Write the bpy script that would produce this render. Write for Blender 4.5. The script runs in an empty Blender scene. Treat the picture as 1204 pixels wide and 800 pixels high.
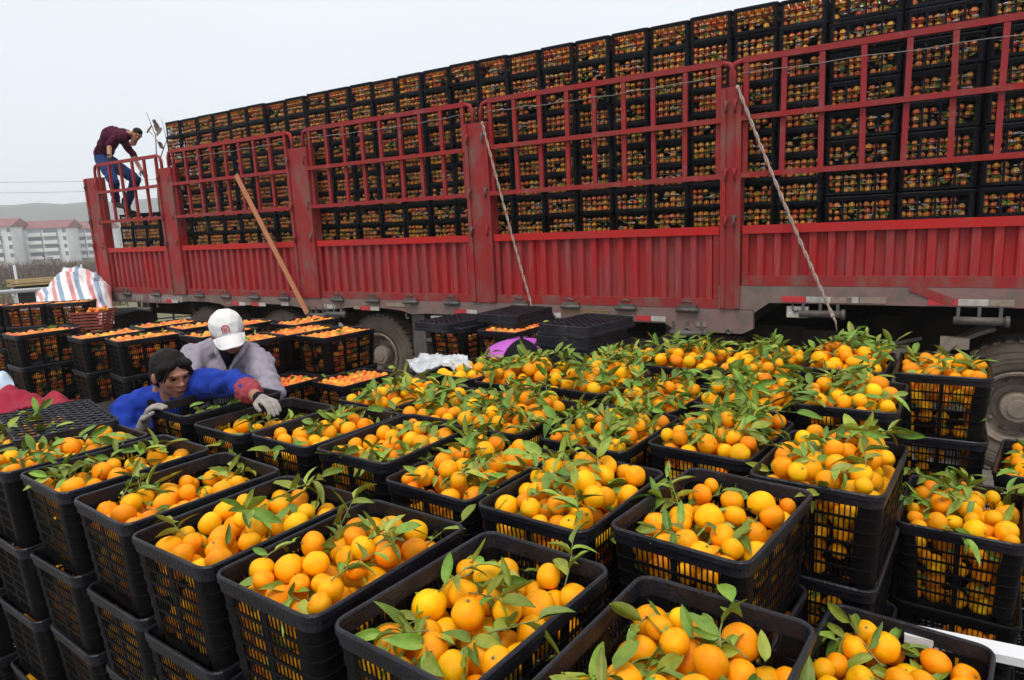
import bpy, bmesh, math, random
import numpy as np
from mathutils import Vector, Matrix, noise, Quaternion
random.seed(11); rng = np.random.default_rng(11)
SC = bpy.context.scene; COL = SC.collection
PI = math.pi; R = math.radians
EYE = 2.225
# ------------------------------------------------------------------ camera
F_, ROLL, PITCH, YAW = 799.4, R(-2.658), R(9.843), R(31.99)
_cp, _sp, _cr, _sr = math.cos(PITCH), math.sin(PITCH), math.cos(ROLL), math.sin(ROLL)
CM = Matrix(((_cr, -_sr, 0), (_sr, _cr, 0), (0, 0, 1))) @ Matrix(((1, 0, 0), (0, -_sp, -_cp), (0, _cp, -_sp)))
cam = bpy.data.cameras.new('camera'); cam.sensor_width = 36; cam.lens = F_ / 1204 * 36; cam.clip_end = 6000; cam.clip_start = .05
co = bpy.data.objects.new('camera', cam); COL.objects.link(co); SC.camera = co
m = Matrix((CM[0], -CM[1], -CM[2])).transposed().to_4x4(); m.translation = (0, 0, EYE); co.matrix_world = m
def at(x, y, dep):
    """world point seen at photo pixel (x, y) at the given distance along the view axis (used to survey the place)"""
    v = CM.transposed() @ (Vector(((x - 602) / F_, (y - 400) / F_, 1)) * dep)
    return Vector((v.x, v.y, v.z + EYE))
def seen(p):
    c = CM @ (Vector(p) - Vector((0, 0, EYE)))
    return (602 + F_ * c.x / c.z, 400 + F_ * c.y / c.z, c.z) if c.z > .05 else (-9e9, -9e9, c.z)
# ------------------------------------------------------------------ daylight: bright overcast
SUN_EL, SUN_AZ = R(66), R(200)
w = bpy.data.worlds.new('World'); SC.world = w; w.use_nodes = True
nt = w.node_tree; nt.nodes.clear()
sky = nt.nodes.new('ShaderNodeTexSky'); sky.sky_type = 'NISHITA'; sky.sun_disc = False
sky.sun_elevation = SUN_EL; sky.sun_rotation = SUN_AZ; sky.air_density = 1.0; sky.dust_density = 4.0
geo = nt.nodes.new('ShaderNodeTexCoord'); sep = nt.nodes.new('ShaderNodeSeparateXYZ')
ramp = nt.nodes.new('ShaderNodeValToRGB'); ramp.color_ramp.interpolation = 'EASE'
ramp.color_ramp.elements[0].position = .0; ramp.color_ramp.elements[0].color = (.83, .89, .97, 1)
ramp.color_ramp.elements[1].position = .55; ramp.color_ramp.elements[1].color = (.95, .975, 1.01, 1)
no = nt.nodes.new('ShaderNodeTexNoise'); no.inputs['Scale'].default_value = 1.3; no.inputs['Detail'].default_value = 3
mix = nt.nodes.new('ShaderNodeMix'); mix.data_type = 'RGBA'; mix.inputs[0].default_value = .90
sc_ = nt.nodes.new('ShaderNodeVectorMath'); sc_.operation = 'SCALE'
mr = nt.nodes.new('ShaderNodeMapRange'); mr.inputs['To Min'].default_value = 8.6; mr.inputs['To Max'].default_value = 10.2
bg = nt.nodes.new('ShaderNodeBackground'); bg.inputs[1].default_value = .1
out = nt.nodes.new('ShaderNodeOutputWorld'); L = nt.links.new
L(geo.outputs['Generated'], sep.inputs[0]); L(sep.outputs['Z'], ramp.inputs[0]); L(geo.outputs['Generated'], no.inputs[0])
L(no.outputs[0], mr.inputs[0]); L(ramp.outputs[0], sc_.inputs[0]); L(mr.outputs[0], sc_.inputs['Scale'])
L(sky.outputs[0], mix.inputs[6]); L(sc_.outputs[0], mix.inputs[7]); L(mix.outputs[2], bg.inputs[0]); L(bg.outputs[0], out.inputs[0])
sd = bpy.data.lights.new('sun', 'SUN'); sd.energy = 1.5; sd.angle = R(24); sd.color = (1, .96, .9)
so = bpy.data.objects.new('sun', sd); COL.objects.link(so)
so.rotation_euler = (R(90) - SUN_EL, 0, PI - SUN_AZ)   # shines from behind the camera, high up
SC.view_settings.view_transform = 'Standard'; SC.view_settings.look = 'None'; SC.view_settings.exposure = 0.22; SC.view_settings.gamma = 1
SC.cycles.max_bounces = 6; SC.cycles.diffuse_bounces = 3; SC.cycles.glossy_bounces = 2; SC.cycles.transparent_max_bounces = 8
SC.cycles.volume_bounces = 2; SC.cycles.caustics_reflective = False; SC.cycles.caustics_refractive = False
# ------------------------------------------------------------------ helpers
def tag(o, label=None, cat=None, group=None, kind=None):
    if label: o['label'] = label
    if cat: o['category'] = cat
    if group: o['group'] = group
    if kind: o['kind'] = kind
    return o
def empty(name, loc=(0, 0, 0), rz=0, parent=None):
    o = bpy.data.objects.new(name, None); COL.objects.link(o); o.location = loc; o.rotation_euler = (0, 0, rz); o.empty_display_size = .1
    if parent: o.parent = parent
    return o
def link(name, me, parent=None, loc=(0, 0, 0), rz=0):
    o = bpy.data.objects.new(name, me); COL.objects.link(o); o.location = loc; o.rotation_euler = (0, 0, rz)
    if parent: o.parent = parent
    return o
def mesh_of(name, V, Fc, mats, smooth=False, mi=None):
    me = bpy.data.meshes.new(name); me.from_pydata([tuple(v) for v in V], [], [tuple(f) for f in Fc]); me.update()
    for m_ in (mats if isinstance(mats, (list, tuple)) else [mats]): me.materials.append(m_)
    if smooth: me.polygons.foreach_set('use_smooth', [True] * len(me.polygons))
    if mi is not None: me.polygons.foreach_set('material_index', mi)
    return me
def mesh_np(name, V, Fq, mat, smooth=True):
    """fast mesh from numpy: V (n,3), Fq (m,k) with constant k"""
    me = bpy.data.meshes.new(name); n, (mm, k) = len(V), Fq.shape
    me.vertices.add(n); me.vertices.foreach_set('co', V.astype(np.float32).ravel())
    me.loops.add(mm * k); me.loops.foreach_set('vertex_index', Fq.astype(np.int32).ravel())
    me.polygons.add(mm); me.polygons.foreach_set('loop_start', np.arange(0, mm * k, k, dtype=np.int32))
    me.update(calc_edges=True); me.validate(verbose=False); me.materials.append(mat)
    if smooth: me.polygons.foreach_set('use_smooth', np.ones(len(me.polygons), bool))
    return me
class MB:
    """collects shapes, becomes ONE mesh"""
    def __init__(s): s.v = []; s.f = []; s.sm = []
    def add(s, V, Fc, sm=False):
        b = len(s.v); s.v += [tuple(v) for v in V]; s.f += [tuple(i + b for i in f) for f in Fc]; s.sm += [sm] * len(Fc); return s
    def box(s, x0, x1, y0, y1, z0, z1, M=None):
        V = [Vector((x, y, z)) for x in (x0, x1) for y in (y0, y1) for z in (z0, z1)]
        if M: V = [M @ v for v in V]
        return s.add(V, [(0, 1, 3, 2), (4, 6, 7, 5), (0, 4, 5, 1), (2, 3, 7, 6), (0, 2, 6, 4), (1, 5, 7, 3)])
    def bar(s, p, q, w_, h, up=(0, 0, 1)):
        p, q = Vector(p), Vector(q); d_ = (q - p).normalized(); u = Vector(up)
        a = d_.cross(u)
        if a.length < 1e-4: a = d_.cross(Vector((1, 0, 0)))
        a.normalize(); b = a.cross(d_).normalized(); V = []
        for c in (p, q):
            for i, j in ((-1, -1), (1, -1), (1, 1), (-1, 1)): V.append(c + a * i * w_ / 2 + b * j * h / 2)
        return s.add(V, [(0, 1, 2, 3), (7, 6, 5, 4), (0, 4, 5, 1), (1, 5, 6, 2), (2, 6, 7, 3), (3, 7, 4, 0)])
    def tube(s, pts, rad, n=8, cap=True):
        pts = [Vector(p) for p in pts]; rad = rad if isinstance(rad, (list, tuple)) else [rad] * len(pts)
        V = []; Fc = []; prev = None
        for i, p in enumerate(pts):
            t = (pts[min(i + 1, len(pts) - 1)] - pts[max(i - 1, 0)]).normalized()
            a = prev - t * prev.dot(t) if prev is not None else t.cross(Vector((0, 0, 1)) if abs(t.z) < .9 else Vector((1, 0, 0)))
            a.normalize(); prev = a; b = t.cross(a)
            for k in range(n): V.append(p + (a * math.cos(2 * PI * k / n) + b * math.sin(2 * PI * k / n)) * rad[i])
        for i in range(len(pts) - 1):
            for k in range(n): Fc.append((i * n + k, i * n + (k + 1) % n, (i + 1) * n + (k + 1) % n, (i + 1) * n + k))
        if cap: Fc += [tuple(range(n))[::-1], tuple((len(pts) - 1) * n + k for k in range(n))]
        return s.add(V, Fc, True)
    def lathe(s, prof, n=32, M=None, closed=False, sm=True):
        """prof (radius, y) revolved round the local Y axis"""
        V = []; Fc = []; m_ = len(prof)
        for k in range(n):
            a = 2 * PI * k / n
            for r_, y in prof:
                v = Vector((r_ * math.cos(a), y, r_ * math.sin(a))); V.append(M @ v if M else v)
        for k in range(n):
            for i in range(m_ if closed else m_ - 1):
                j = (i + 1) % m_; k2 = (k + 1) % n; Fc.append((k * m_ + i, k2 * m_ + i, k2 * m_ + j, k * m_ + j))
        return s.add(V, Fc, sm)
    def ell(s, c, r_, rot=None, n=12, k=8):
        V = [Vector((0, 0, 1))] + [Vector((math.sin(PI * i / k) * math.cos(2 * PI * j / n), math.sin(PI * i / k) * math.sin(2 * PI * j / n), math.cos(PI * i / k))) for i in range(1, k) for j in range(n)] + [Vector((0, 0, -1))]
        Fc = [(0, 1 + j, 1 + (j + 1) % n) for j in range(n)]
        for i in range(k - 2):
            for j in range(n): a = 1 + i * n + j; b = 1 + i * n + (j + 1) % n; Fc.append((a, a + n, b + n, b))
        e = len(V) - 1; Fc += [(1 + (k - 2) * n + j, e, 1 + (k - 2) * n + (j + 1) % n) for j in range(n)]
        r_ = (r_, r_, r_) if not hasattr(r_, '__len__') else r_; c = Vector(c)
        V = [Vector((v.x * r_[0], v.y * r_[1], v.z * r_[2])) for v in V]
        if rot is not None: V = [rot @ v for v in V]
        return s.add([v + c for v in V], Fc, True)
    def mesh(s, name, mats):
        me = mesh_of(name, s.v, s.f, mats); me.polygons.foreach_set('use_smooth', s.sm); return me
    def build(s, name, mats, parent=None, loc=(0, 0, 0), rz=0): return link(name, s.mesh(name, mats), parent, loc, rz)
# ------------------------------------------------------------------ materials
def mat(name, col, rough=.6, var=None, vscale=6, stretch=(1, 1, 1), bump=0, bscale=60, metal=0, spec=.5, island=0, objv=0,
        col3=None, t3=(.55, .7), s3=3, st3=(1, 1, 1), coat=0, trans=0, detail=6):
    m_ = bpy.data.materials.new(name); m_.use_nodes = True; n = m_.node_tree; b = n.nodes['Principled BSDF']; Lk = n.links.new
    b.inputs['Roughness'].default_value = rough; b.inputs['Metallic'].default_value = metal; b.inputs['Specular IOR Level'].default_value = spec
    b.inputs['Coat Weight'].default_value = coat
    tc = n.nodes.new('ShaderNodeTexCoord'); cur = None
    def mp(st):
        k = n.nodes.new('ShaderNodeMapping'); k.inputs['Scale'].default_value = st; Lk(tc.outputs['Object'], k.inputs[0]); return k.outputs[0]
    rgb = n.nodes.new('ShaderNodeRGB'); rgb.outputs[0].default_value = (*col, 1); cur = rgb.outputs[0]
    def mixto(c2, fac, cur):
        k = n.nodes.new('ShaderNodeMix'); k.data_type = 'RGBA'; Lk(cur, k.inputs[6]); k.inputs[7].default_value = (*c2, 1)
        if isinstance(fac, float): k.inputs[0].default_value = fac
        else: Lk(fac, k.inputs[0])
        return k.outputs[2]
    def nz(scale, st, lo, hi, det=6, rgh=.6):
        k = n.nodes.new('ShaderNodeTexNoise'); k.inputs['Scale'].default_value = scale; k.inputs['Detail'].default_value = det; k.inputs['Roughness'].default_value = rgh
        Lk(mp(st), k.inputs[0]); q = n.nodes.new('ShaderNodeMapRange'); q.inputs['From Min'].default_value = lo; q.inputs['From Max'].default_value = hi
        Lk(k.outputs[0], q.inputs[0]); return q.outputs[0]
    if var: cur = mixto(var, nz(vscale, stretch, .35, .65, detail), cur)
    if col3: cur = mixto(col3, nz(s3, st3, t3[0], t3[1], 8, .7), cur)
    if island or objv:
        if island: g = n.nodes.new('ShaderNodeNewGeometry'); rs = g.outputs['Random Per Island']
        else: g = n.nodes.new('ShaderNodeObjectInfo'); rs = g.outputs['Random']
        a = island or objv; h = n.nodes.new('ShaderNodeHueSaturation'); Lk(cur, h.inputs['Color'])
        q = n.nodes.new('ShaderNodeMapRange'); q.inputs['To Min'].default_value = .5 - .035 * a; q.inputs['To Max'].default_value = .5 + .035 * a; Lk(rs, q.inputs[0]); Lk(q.outputs[0], h.inputs['Hue'])
        wn = n.nodes.new('ShaderNodeTexWhiteNoise'); wn.noise_dimensions = '1D'; Lk(rs, wn.inputs['W'])
        q2 = n.nodes.new('ShaderNodeMapRange'); q2.inputs['To Min'].default_value = 1 - .35 * a; q2.inputs['To Max'].default_value = 1 + .3 * a; Lk(wn.outputs['Value'], q2.inputs[0]); Lk(q2.outputs[0], h.inputs['Value'])
        cur = h.outputs[0]
    Lk(cur, b.inputs['Base Color'])
    if bump:
        k = n.nodes.new('ShaderNodeTexNoise'); k.inputs['Scale'].default_value = bscale; k.inputs['Detail'].default_value = 3; Lk(tc.outputs['Object'], k.inputs[0])
        bp = n.nodes.new('ShaderNodeBump'); bp.inputs['Strength'].default_value = bump; bp.inputs['Distance'].default_value = .01; Lk(k.outputs[0], bp.inputs['Height']); Lk(bp.outputs[0], b.inputs['Normal'])
    if trans: b.inputs['Transmission Weight'].default_value = trans
    return m_
M = {}
M['orange'] = mat('orange_peel', (1.0, .350, .0012), .42, var=(1.0, .465, .003), vscale=1.6, bump=.22, bscale=26, objv=.5, spec=.2, col3=(.62, .30, .01), t3=(.66, .80), s3=1.8)
M['orange_i'] = mat('orange_peel_many', (1.0, .340, .0012), .42, var=(1.0, .455, .003), vscale=9, bump=.2, bscale=500, island=.55, spec=.2)
M['orange_far'] = mat('orange_peel_packed', (.90, .28, .035), .4, island=.8, spec=.35)
M['orange_load'] = mat('orange_peel_loaded', (.92, .28, .025), .36, var=(.80, .33, .09), vscale=6, island=.9, spec=.6)
M['stem'] = mat('stem_green', (.20, .23, .07), .6)
M['leaf'] = mat('leaf_green', (.25, .33, .04), .45, var=(.11, .20, .022), vscale=9, island=1.0, spec=.32)
M['leafs'] = mat('sprig_leaf', (.29, .355, .05), .42, var=(.13, .21, .022), vscale=1.5, objv=1.1, spec=.32)
M['black'] = mat('crate_plastic', (.0035, .0035, .004), .42, var=(.008, .0075, .008), vscale=5, col3=(.035, .032, .030), t3=(.60, .82), s3=6, st3=(1, 1, .4), bump=.2, bscale=60, spec=.08)
M['blackrim'] = mat('crate_rim_plastic', (.007, .007, .010), .36, var=(.020, .020, .027), vscale=9, bump=.35, bscale=90, spec=.32, objv=.5, col3=(.11, .10, .092), t3=(.58, .78), s3=14)
M['blackt'] = mat('truck_crate_plastic', (.005, .006, .009), .42, var=(.012, .013, .017), vscale=4, spec=.12, objv=.8)
M['red'] = mat('truck_red_paint', (.43, .020, .023), .5, var=(.31, .046, .048), vscale=2.6, stretch=(1, 1, .35), col3=(.24, .145, .12), t3=(.50, .80), s3=9, st3=(4, 1, .16), bump=.15, bscale=14, spec=.2)
M['redbright'] = mat('panel_edge_red', (.56, .014, .010), .45, var=(.42, .03, .03), vscale=3, stretch=(.4, 1, 1), col3=(.22, .13, .1), t3=(.62, .8), s3=6, spec=.25)
M['redbar'] = mat('rail_red_paint', (.35, .020, .022), .5, var=(.27, .038, .038), vscale=3, col3=(.24, .15, .125), t3=(.55, .8), s3=7, objv=.10, spec=.2)
M['redrust'] = mat('post_red_paint', (.35, .022, .022), .55, var=(.27, .040, .038), vscale=2.5, stretch=(1, 1, .5), col3=(.20, .125, .10), t3=(.46, .68), s3=2.4, st3=(1.5, 1, .8), bump=.15, bscale=25, spec=.2)
M['deck'] = mat('deck_dirty_paint', (.215, .175, .150), .7, var=(.27, .12, .11), vscale=1.6, stretch=(.6, 1, 1), col3=(.16, .125, .10), t3=(.46, .62), s3=5, bump=.2, bscale=30)
M['dark'] = mat('chassis_dark', (.014, .011, .010), .8, var=(.035, .028, .023), vscale=4, spec=.1)
M['steel'] = mat('dusty_steel', (.16, .145, .13), .6, var=(.10, .085, .075), vscale=8, metal=.3, bump=.2, bscale=60)
M['tyre'] = mat('dusty_tyre', (.105, .080, .060), .9, var=(.17, .135, .105), vscale=5, bump=.3, bscale=60, spec=.1)
M['rimw'] = mat('wheel_steel', (.30, .235, .185), .75, var=(.19, .15, .115), vscale=6, bump=.2, bscale=30)
M['refr'] = mat('reflector_red', (.60, .045, .05), .4)
M['refw'] = mat('reflector_white', (.62, .60, .55), .5, var=(.42, .38, .33), vscale=14)
M['refy'] = mat('faded_reflector', (.34, .27, .19), .6, var=(.25, .18, .15), vscale=20)
M['strap'] = mat('orange_webbing', (.62, .25, .12), .8, var=(.5, .19, .09), vscale=30, bump=.3, bscale=200)
M['rope'] = mat('twisted_rope', (.55, .45, .38), .9, var=(.32, .20, .17), vscale=70)
M['wire'] = mat('thin_wire', (.22, .20, .18), .7)
M['concrete'] = mat('yard_concrete', (.20, .185, .165), .9, var=(.13, .115, .10), vscale=.8, col3=(.10, .088, .075), s3=.5, bump=.4, bscale=12)
M['white'] = mat('white_wall', (.86, .87, .88), .8, var=(.66, .67, .68), vscale=.2)
M['roof'] = mat('red_tile_roof', (.27, .10, .10), .8, var=(.21, .075, .08), vscale=.5)
M['glass'] = mat('window_glass', (.16, .20, .25), .2, spec=.8)
M['balc'] = mat('balcony_grey', (.42, .44, .46), .7)
M['hill'] = mat('wooded_hill', (.030, .052, .045), .95, var=(.045, .062, .055), vscale=.02)
M['skin'] = mat('skin', (.42, .20, .12), .55, var=(.36, .16, .095), vscale=20, spec=.4)
M['skinw'] = mat('tanned_skin', (.40, .185, .115), .5, var=(.33, .14, .085), vscale=25, spec=.45)
M['hair'] = mat('black_hair', (.006, .005, .005), .5, var=(.014, .011, .010), vscale=60, stretch=(1, 1, .2), bump=.6, bscale=180, spec=.12)
M['blue'] = mat('royal_blue_cloth', (.018, .055, .40), .8, var=(.012, .034, .26), vscale=8, bump=.2, bscale=250, spec=.12)
M['lav'] = mat('lavender_grey_cloth', (.33, .29, .35), .85, var=(.27, .24, .29), vscale=7, bump=.2, bscale=250)
M['plum'] = mat('plum_knit', (.080, .010, .030), .9, var=(.055, .008, .022), vscale=12, bump=.3, bscale=200, spec=.1)
M['jeans'] = mat('denim', (.016, .034, .12), .9, var=(.028, .05, .14), vscale=10, spec=.1)
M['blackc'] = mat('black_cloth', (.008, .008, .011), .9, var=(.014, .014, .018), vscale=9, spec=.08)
M['capw'] = mat('cap_white', (.80, .79, .77), .8, var=(.72, .71, .69), vscale=12, bump=.1, bscale=300)
M['logo'] = mat('cap_emblem_red', (.50, .06, .07), .8)
M['glove'] = mat('knit_glove', (.42, .38, .34), .95, var=(.30, .27, .24), vscale=30, bump=.5, bscale=400)
M['gloved'] = mat('dark_green_glove', (.015, .035, .03), .9)
M['cuff'] = mat('dusty_red_cuff', (.36, .045, .065), .9, var=(.28, .035, .05), vscale=30, bump=.4, bscale=300)
M['magenta'] = mat('magenta_nylon', (.55, .10, .55), .5, var=(.45, .08, .47), vscale=8)
M['redcloth'] = mat('crimson_cloth', (.36, .008, .032), .85, var=(.24, .006, .025), vscale=9)
M['palebag'] = mat('pale_blue_plastic', (.40, .56, .68), .3, var=(.55, .68, .76), vscale=12)
M['film'] = mat('crumpled_film', (.62, .63, .65), .3, var=(.40, .41, .43), vscale=25, spec=.7)
M['foam'] = mat('white_foam', (.72, .72, .73), .8, bump=.2, bscale=150)
M['basket'] = mat('red_basket', (.33, .07, .035), .6, var=(.24, .05, .03), vscale=14)
M['wood'] = mat('pale_timber', (.52, .37, .17), .8, var=(.42, .29, .13), vscale=8)
M['railing'] = mat('pale_railing', (.55, .56, .57), .6)
M['reed'] = mat('dry_reeds', (.20, .145, .085), .95, island=.9)
M['shrubm'] = mat('bare_shrub', (.13, .09, .065), .95, island=.8)
M['shrubg'] = mat('dull_green_shrub', (.12, .13, .05), .95, island=.8)
M['deadleaf'] = mat('rusty_leaf', (.36, .10, .06), .8)
M['greycloth'] = mat('grey_tarpaulin', (.14, .135, .135), .9, var=(.09, .085, .085), vscale=5)
# ------------------------------------------------------------------ ground, hills, distance
def ground_z(x, y):
    d_ = math.hypot(x, y); far = max(0, min(1, (d_ - 19) / 60)); az = math.degrees(math.atan2(x, y))
    return -3.9 * far * far * (3 - 2 * far)
V, Fc = [], []; rr_ = [0, 1.5, 3, 5, 8, 12, 16, 19, 22, 26, 32, 40, 50, 65, 80, 110, 160, 260, 420, 700, 1200, 2200, 4200]; na = 72
for r0 in rr_[1:]:
    for k in range(na): a = 2 * PI * k / na; V.append((r0 * math.sin(a), r0 * math.cos(a), ground_z(r0 * math.sin(a), r0 * math.cos(a))))
V.append((0, 0, 0)); c0 = len(V) - 1
for k in range(na): Fc.append((k, c0, (k + 1) % na))
for i in range(len(rr_) - 2):
    for k in range(na): Fc.append((i * na + k, i * na + (k + 1) % na, (i + 1) * na + (k + 1) % na, (i + 1) * na + k))
g = link('ground', mesh_of('ground', V, Fc, M['concrete'], True)); tag(g, 'grey brown packed yard ground running out to the valley fields', kind='structure')
fl = M['field'] = mat('valley_field', (.17, .14, .085), .95, var=(.11, .12, .05), vscale=.06, col3=(.20, .13, .09), s3=.15)
V, Fc = [], []
for i, r0 in enumerate([21.5, 26, 32, 40, 50, 65, 80, 110, 160, 260, 420, 700, 1200, 2200, 4200]):
    for k in range(25):
        a = R(-75 + 75 * k / 24); V.append((r0 * math.sin(a), r0 * math.cos(a), ground_z(r0 * math.sin(a), r0 * math.cos(a)) + .03))
for i in range(14):
    for k in range(24): Fc.append((i * 25 + k, i * 25 + k + 1, (i + 1) * 25 + k + 1, (i + 1) * 25 + k))
tag(link('field', mesh_of('field', V, Fc, fl, True)), 'dry brown and green valley field beyond the railing', kind='structure')
# hills
def hill(name, label, a0, a1, d0, hfun, n=60):
    V, Fc = [], []
    for i in range(n + 1):
        a = R(a0 + (a1 - a0) * i / n)
        for j, (dd, hh) in enumerate(((0, 0), (.12, .45), (.26, .85), (.4, 1), (.7, .7), (1.2, 0))):
            q = d0 * (1 + dd); h = hfun(a0 + (a1 - a0) * i / n) * hh + noise.noise((a * 40, j * 1.3, 2)) * 3 * hh
            V.append((q * math.sin(a), q * math.cos(a), -6 + h))
    for i in range(n):
        for j in range(5): Fc.append((i * 6 + j, (i + 1) * 6 + j, (i + 1) * 6 + j + 1, i * 6 + j + 1))
    tag(link(name, mesh_of(name, V, Fc, M['hill'], True)), label, kind='structure')
hill('hill', 'low wooded ridge fading into the haze behind the apartment blocks', -75, 10, 760, lambda a: 66 + 9 * math.sin(a * .12 + 3.4) - .45 * (a + 40) + 3 * noise.noise((a * .25, 0, 0)))
# ------------------------------------------------------------------ apartment blocks
def block(name_label, x0, x1, ytop, ybot, dep, gx=None, rows=4, cols=2, depth=12, cat='apartment block', blind=False):
    """front between photo columns x0..x1 at distance dep; gx: column where the gable end stops"""
    A = at(x0, ybot, dep); B = at(x1, ybot, dep * 1.01); zt = at(x0, ytop, dep).z; zb = A.z - 3
    ex = Vector((B.x - A.x, B.y - A.y, 0)); Lb = ex.length; rz = math.atan2(ex.y, ex.x)
    root = empty('apartment_block', (A.x, A.y, zb), rz); tag(root, name_label, cat, 'apartment blocks across the field')
    h = zt - zb
    mb = MB(); mb.box(0, Lb, 0, depth, 0, h); mb.build('wall', M['white'], root)
    rf = MB(); ov = .6; V_ = [(-ov, -ov, h + .05), (Lb + ov, -ov, h + .05), (Lb + ov, depth + ov, h + .05), (-ov, depth + ov, h + .05), (-ov, depth / 2, h + 2.6), (Lb + ov, depth / 2, h + 2.6)]
    rf.add(V_, [(0, 1, 5, 4), (2, 3, 4, 5), (0, 4, 3), (1, 2, 5), (0, 3, 2, 1)]); rf.build('roof', M['roof'], root)
    fh = (h - 3) / rows
    for r_ in range(rows):
        z0 = 3 + r_ * fh
        for c in range(cols):
            cx = Lb * (c + 1) / (cols + 1)
            if not blind:
                wd = Lb / (cols + 1) * .92
                b_ = MB(); b_.box(cx - wd / 2, cx + wd / 2, -1.1, 0, z0 - .15, z0 + .05); b_.box(cx - wd / 2, cx + wd / 2, -1.15, -1.05, z0 + .05, z0 + 1.0); bo = b_.build('balcony', M['white'], root)
                w_ = MB(); w_.box(cx - wd / 2 + .1, cx + wd / 2 - .1, -.12, -.02, z0 + .1, z0 + fh - .35); w_.build('window', M['balc'] if (r_ + c) % 2 else M['glass'], root)
        for cx in (Lb * .05, Lb * .95):
            w_ = MB(); w_.box(cx - .45, cx + .45, -.08, .05, z0 + .9, z0 + 2.1); w_.build('window', M['glass'], root)
    st = MB(); st.box(-.9, -.05, .6, 2.4, 0, h - .6)
    for r_ in range(rows): st.box(-.98, -.88, .9, 2.1, 3 + r_ * fh + .6, 3 + r_ * fh + 1.9)
    st.build('stair_shaft', M['balc'], root)
    return root
block('white apartment block with red roof and grey banded balconies in the middle of the row', 27, 83, 270, 306, 215, depth=11)
block('white apartment block with a blank pale gable cut by the edge of the picture', -22, 18, 268, 308, 205, blind=False, cols=1, depth=13)
block('white red-roofed block half hidden by the truck tail', 82, 128, 270, 304, 225, depth=12)
block('small white block with a low red roof showing past the far end of the row', -70, -30, 272, 308, 260, depth=12)
# ------------------------------------------------------------------ reeds, shrubs, poles, railing, wires
def blades(name, label, m_, n, fx, h0, h1, w_, spread=.25):
    V = np.zeros((n * 3, 3)); k = 0
    for i in range(n):
        x, y, z = fx(); h = random.uniform(h0, h1); a = random.uniform(0, PI); dx, dy = math.cos(a) * w_, math.sin(a) * w_
        tx, ty = random.gauss(0, spread) * h, random.gauss(0, spread) * h
        V[k] = (x - dx, y - dy, z); V[k + 1] = (x + dx, y + dy, z); V[k + 2] = (x + tx, y + ty, z + h); k += 3
    return tag(link(name, mesh_np(name, V, np.arange(n * 3).reshape(n, 3), m_, False)), label, kind='stuff')
def fband(p0, p1, d0, d1):
    def f():
        px = random.uniform(p0, p1); d_ = random.uniform(d0, d1); p = at(px, 330, d_); return p.x, p.y, ground_z(p.x, p.y)
    return f
blades('reeds', 'dry brown reeds and stalks covering the field edge', M['reed'], 9000, fband(-140, 135, 34, 75), .6, 1.9, .035)
blades('undergrowth', 'bare brown thicket below the apartment blocks', M['shrubm'], 9000, fband(-160, 140, 80, 150), 1.0, 3.2, .12, .3)
blades('weeds', 'dull green weeds scattered through the field', M['shrubg'], 5000, fband(-160, 140, 45, 120), .5, 1.6, .08, .4)
def small_tree(px, dep, h, label, m_, n=900, cr=.42):
    p = at(px, 330, dep); z = ground_z(p.x, p.y); root = empty('small_tree', (p.x, p.y, z)); tag(root, label, 'tree', 'small trees below the apartment blocks')
    mb = MB(); mb.tube([(0, 0, 0), (.1, 0, h * .4), (0, .1, h * .85)], [.09, .06, .02], 6)
    for i in range(7):
        a = random.uniform(0, 2 * PI); q = h * random.uniform(.3, .6); mb.tube([(0.05, 0, q), (math.cos(a) * h * .25, math.sin(a) * h * .25, q + h * .3)], [.04, .01], 5)
    mb.build('trunk', M['shrubm'], root)
    V = []
    for i in range(n):
        v = Vector((random.gauss(0, 1), random.gauss(0, 1), random.gauss(0, 1))).normalized() * random.uniform(.4, 1) ** .5
        c = Vector((v.x * h * cr, v.y * h * cr, h * .65 + v.z * h * .35))
        if noise.noise(c * (2.2 / h * 2)) < -.12: continue
        for j in range(3): V.append(c + Vector((random.gauss(0, 1), random.gauss(0, 1), random.gauss(0, 1))) * .11)
    V = np.array(V); link('crown', mesh_np('crown', V, np.arange(len(V)).reshape(-1, 3), m_, False), root)
small_tree(66, 60, 3.2, 'brown leafless rounded tree standing in front of the middle block', M['shrubm'])
small_tree(58, 95, 4.5, 'thin bare tree against the white wall of the middle block', M['shrubm'], 500)
small_tree(12, 72, 2.6, 'dull olive bush by the pale lamp pole', M['shrubg'])
small_tree(88, 80, 3.8, 'reddish brown bush below the half hidden block', M['shrubm'])
for px, dep, h, lb in ((19.5, 46, 3.6, 'pale concrete pole standing in the reeds'), (98, 60, 4.0, 'pale concrete pole next to the truck tail')):
    p = at(px, 330, dep); mb = MB(); z = ground_z(p.x, p.y); mb.tube([(0, 0, 0), (0, 0, h)], [.1, .08], 8); tag(mb.build('concrete_pole', M['railing'], None, (p.x, p.y, z)), lb, 'pole')
fx0, fx1 = at(-60, 322, 44), at(118, 318, 48)
rt = empty('wire_fence', (0, 0, 0)); tag(rt, 'grey wire fence crossing the field below the blocks', 'fence')
pw = MB(); zf = ground_z(fx0.x, fx0.y)
for k in range(6): pw.tube([(fx0.x, fx0.y, zf + .3 + k * .33), (fx1.x, fx1.y, zf + .3 + k * .33)], .012, 4)
pw.build('wire_strand', M['railing'], rt)
for k in range(9):
    q = fx0.lerp(fx1, k / 8); pm = MB(); pm.tube([(q.x, q.y, zf - .2), (q.x, q.y, zf + 2.1)], .05, 6); pm.build('post', M['railing'], rt)
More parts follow.
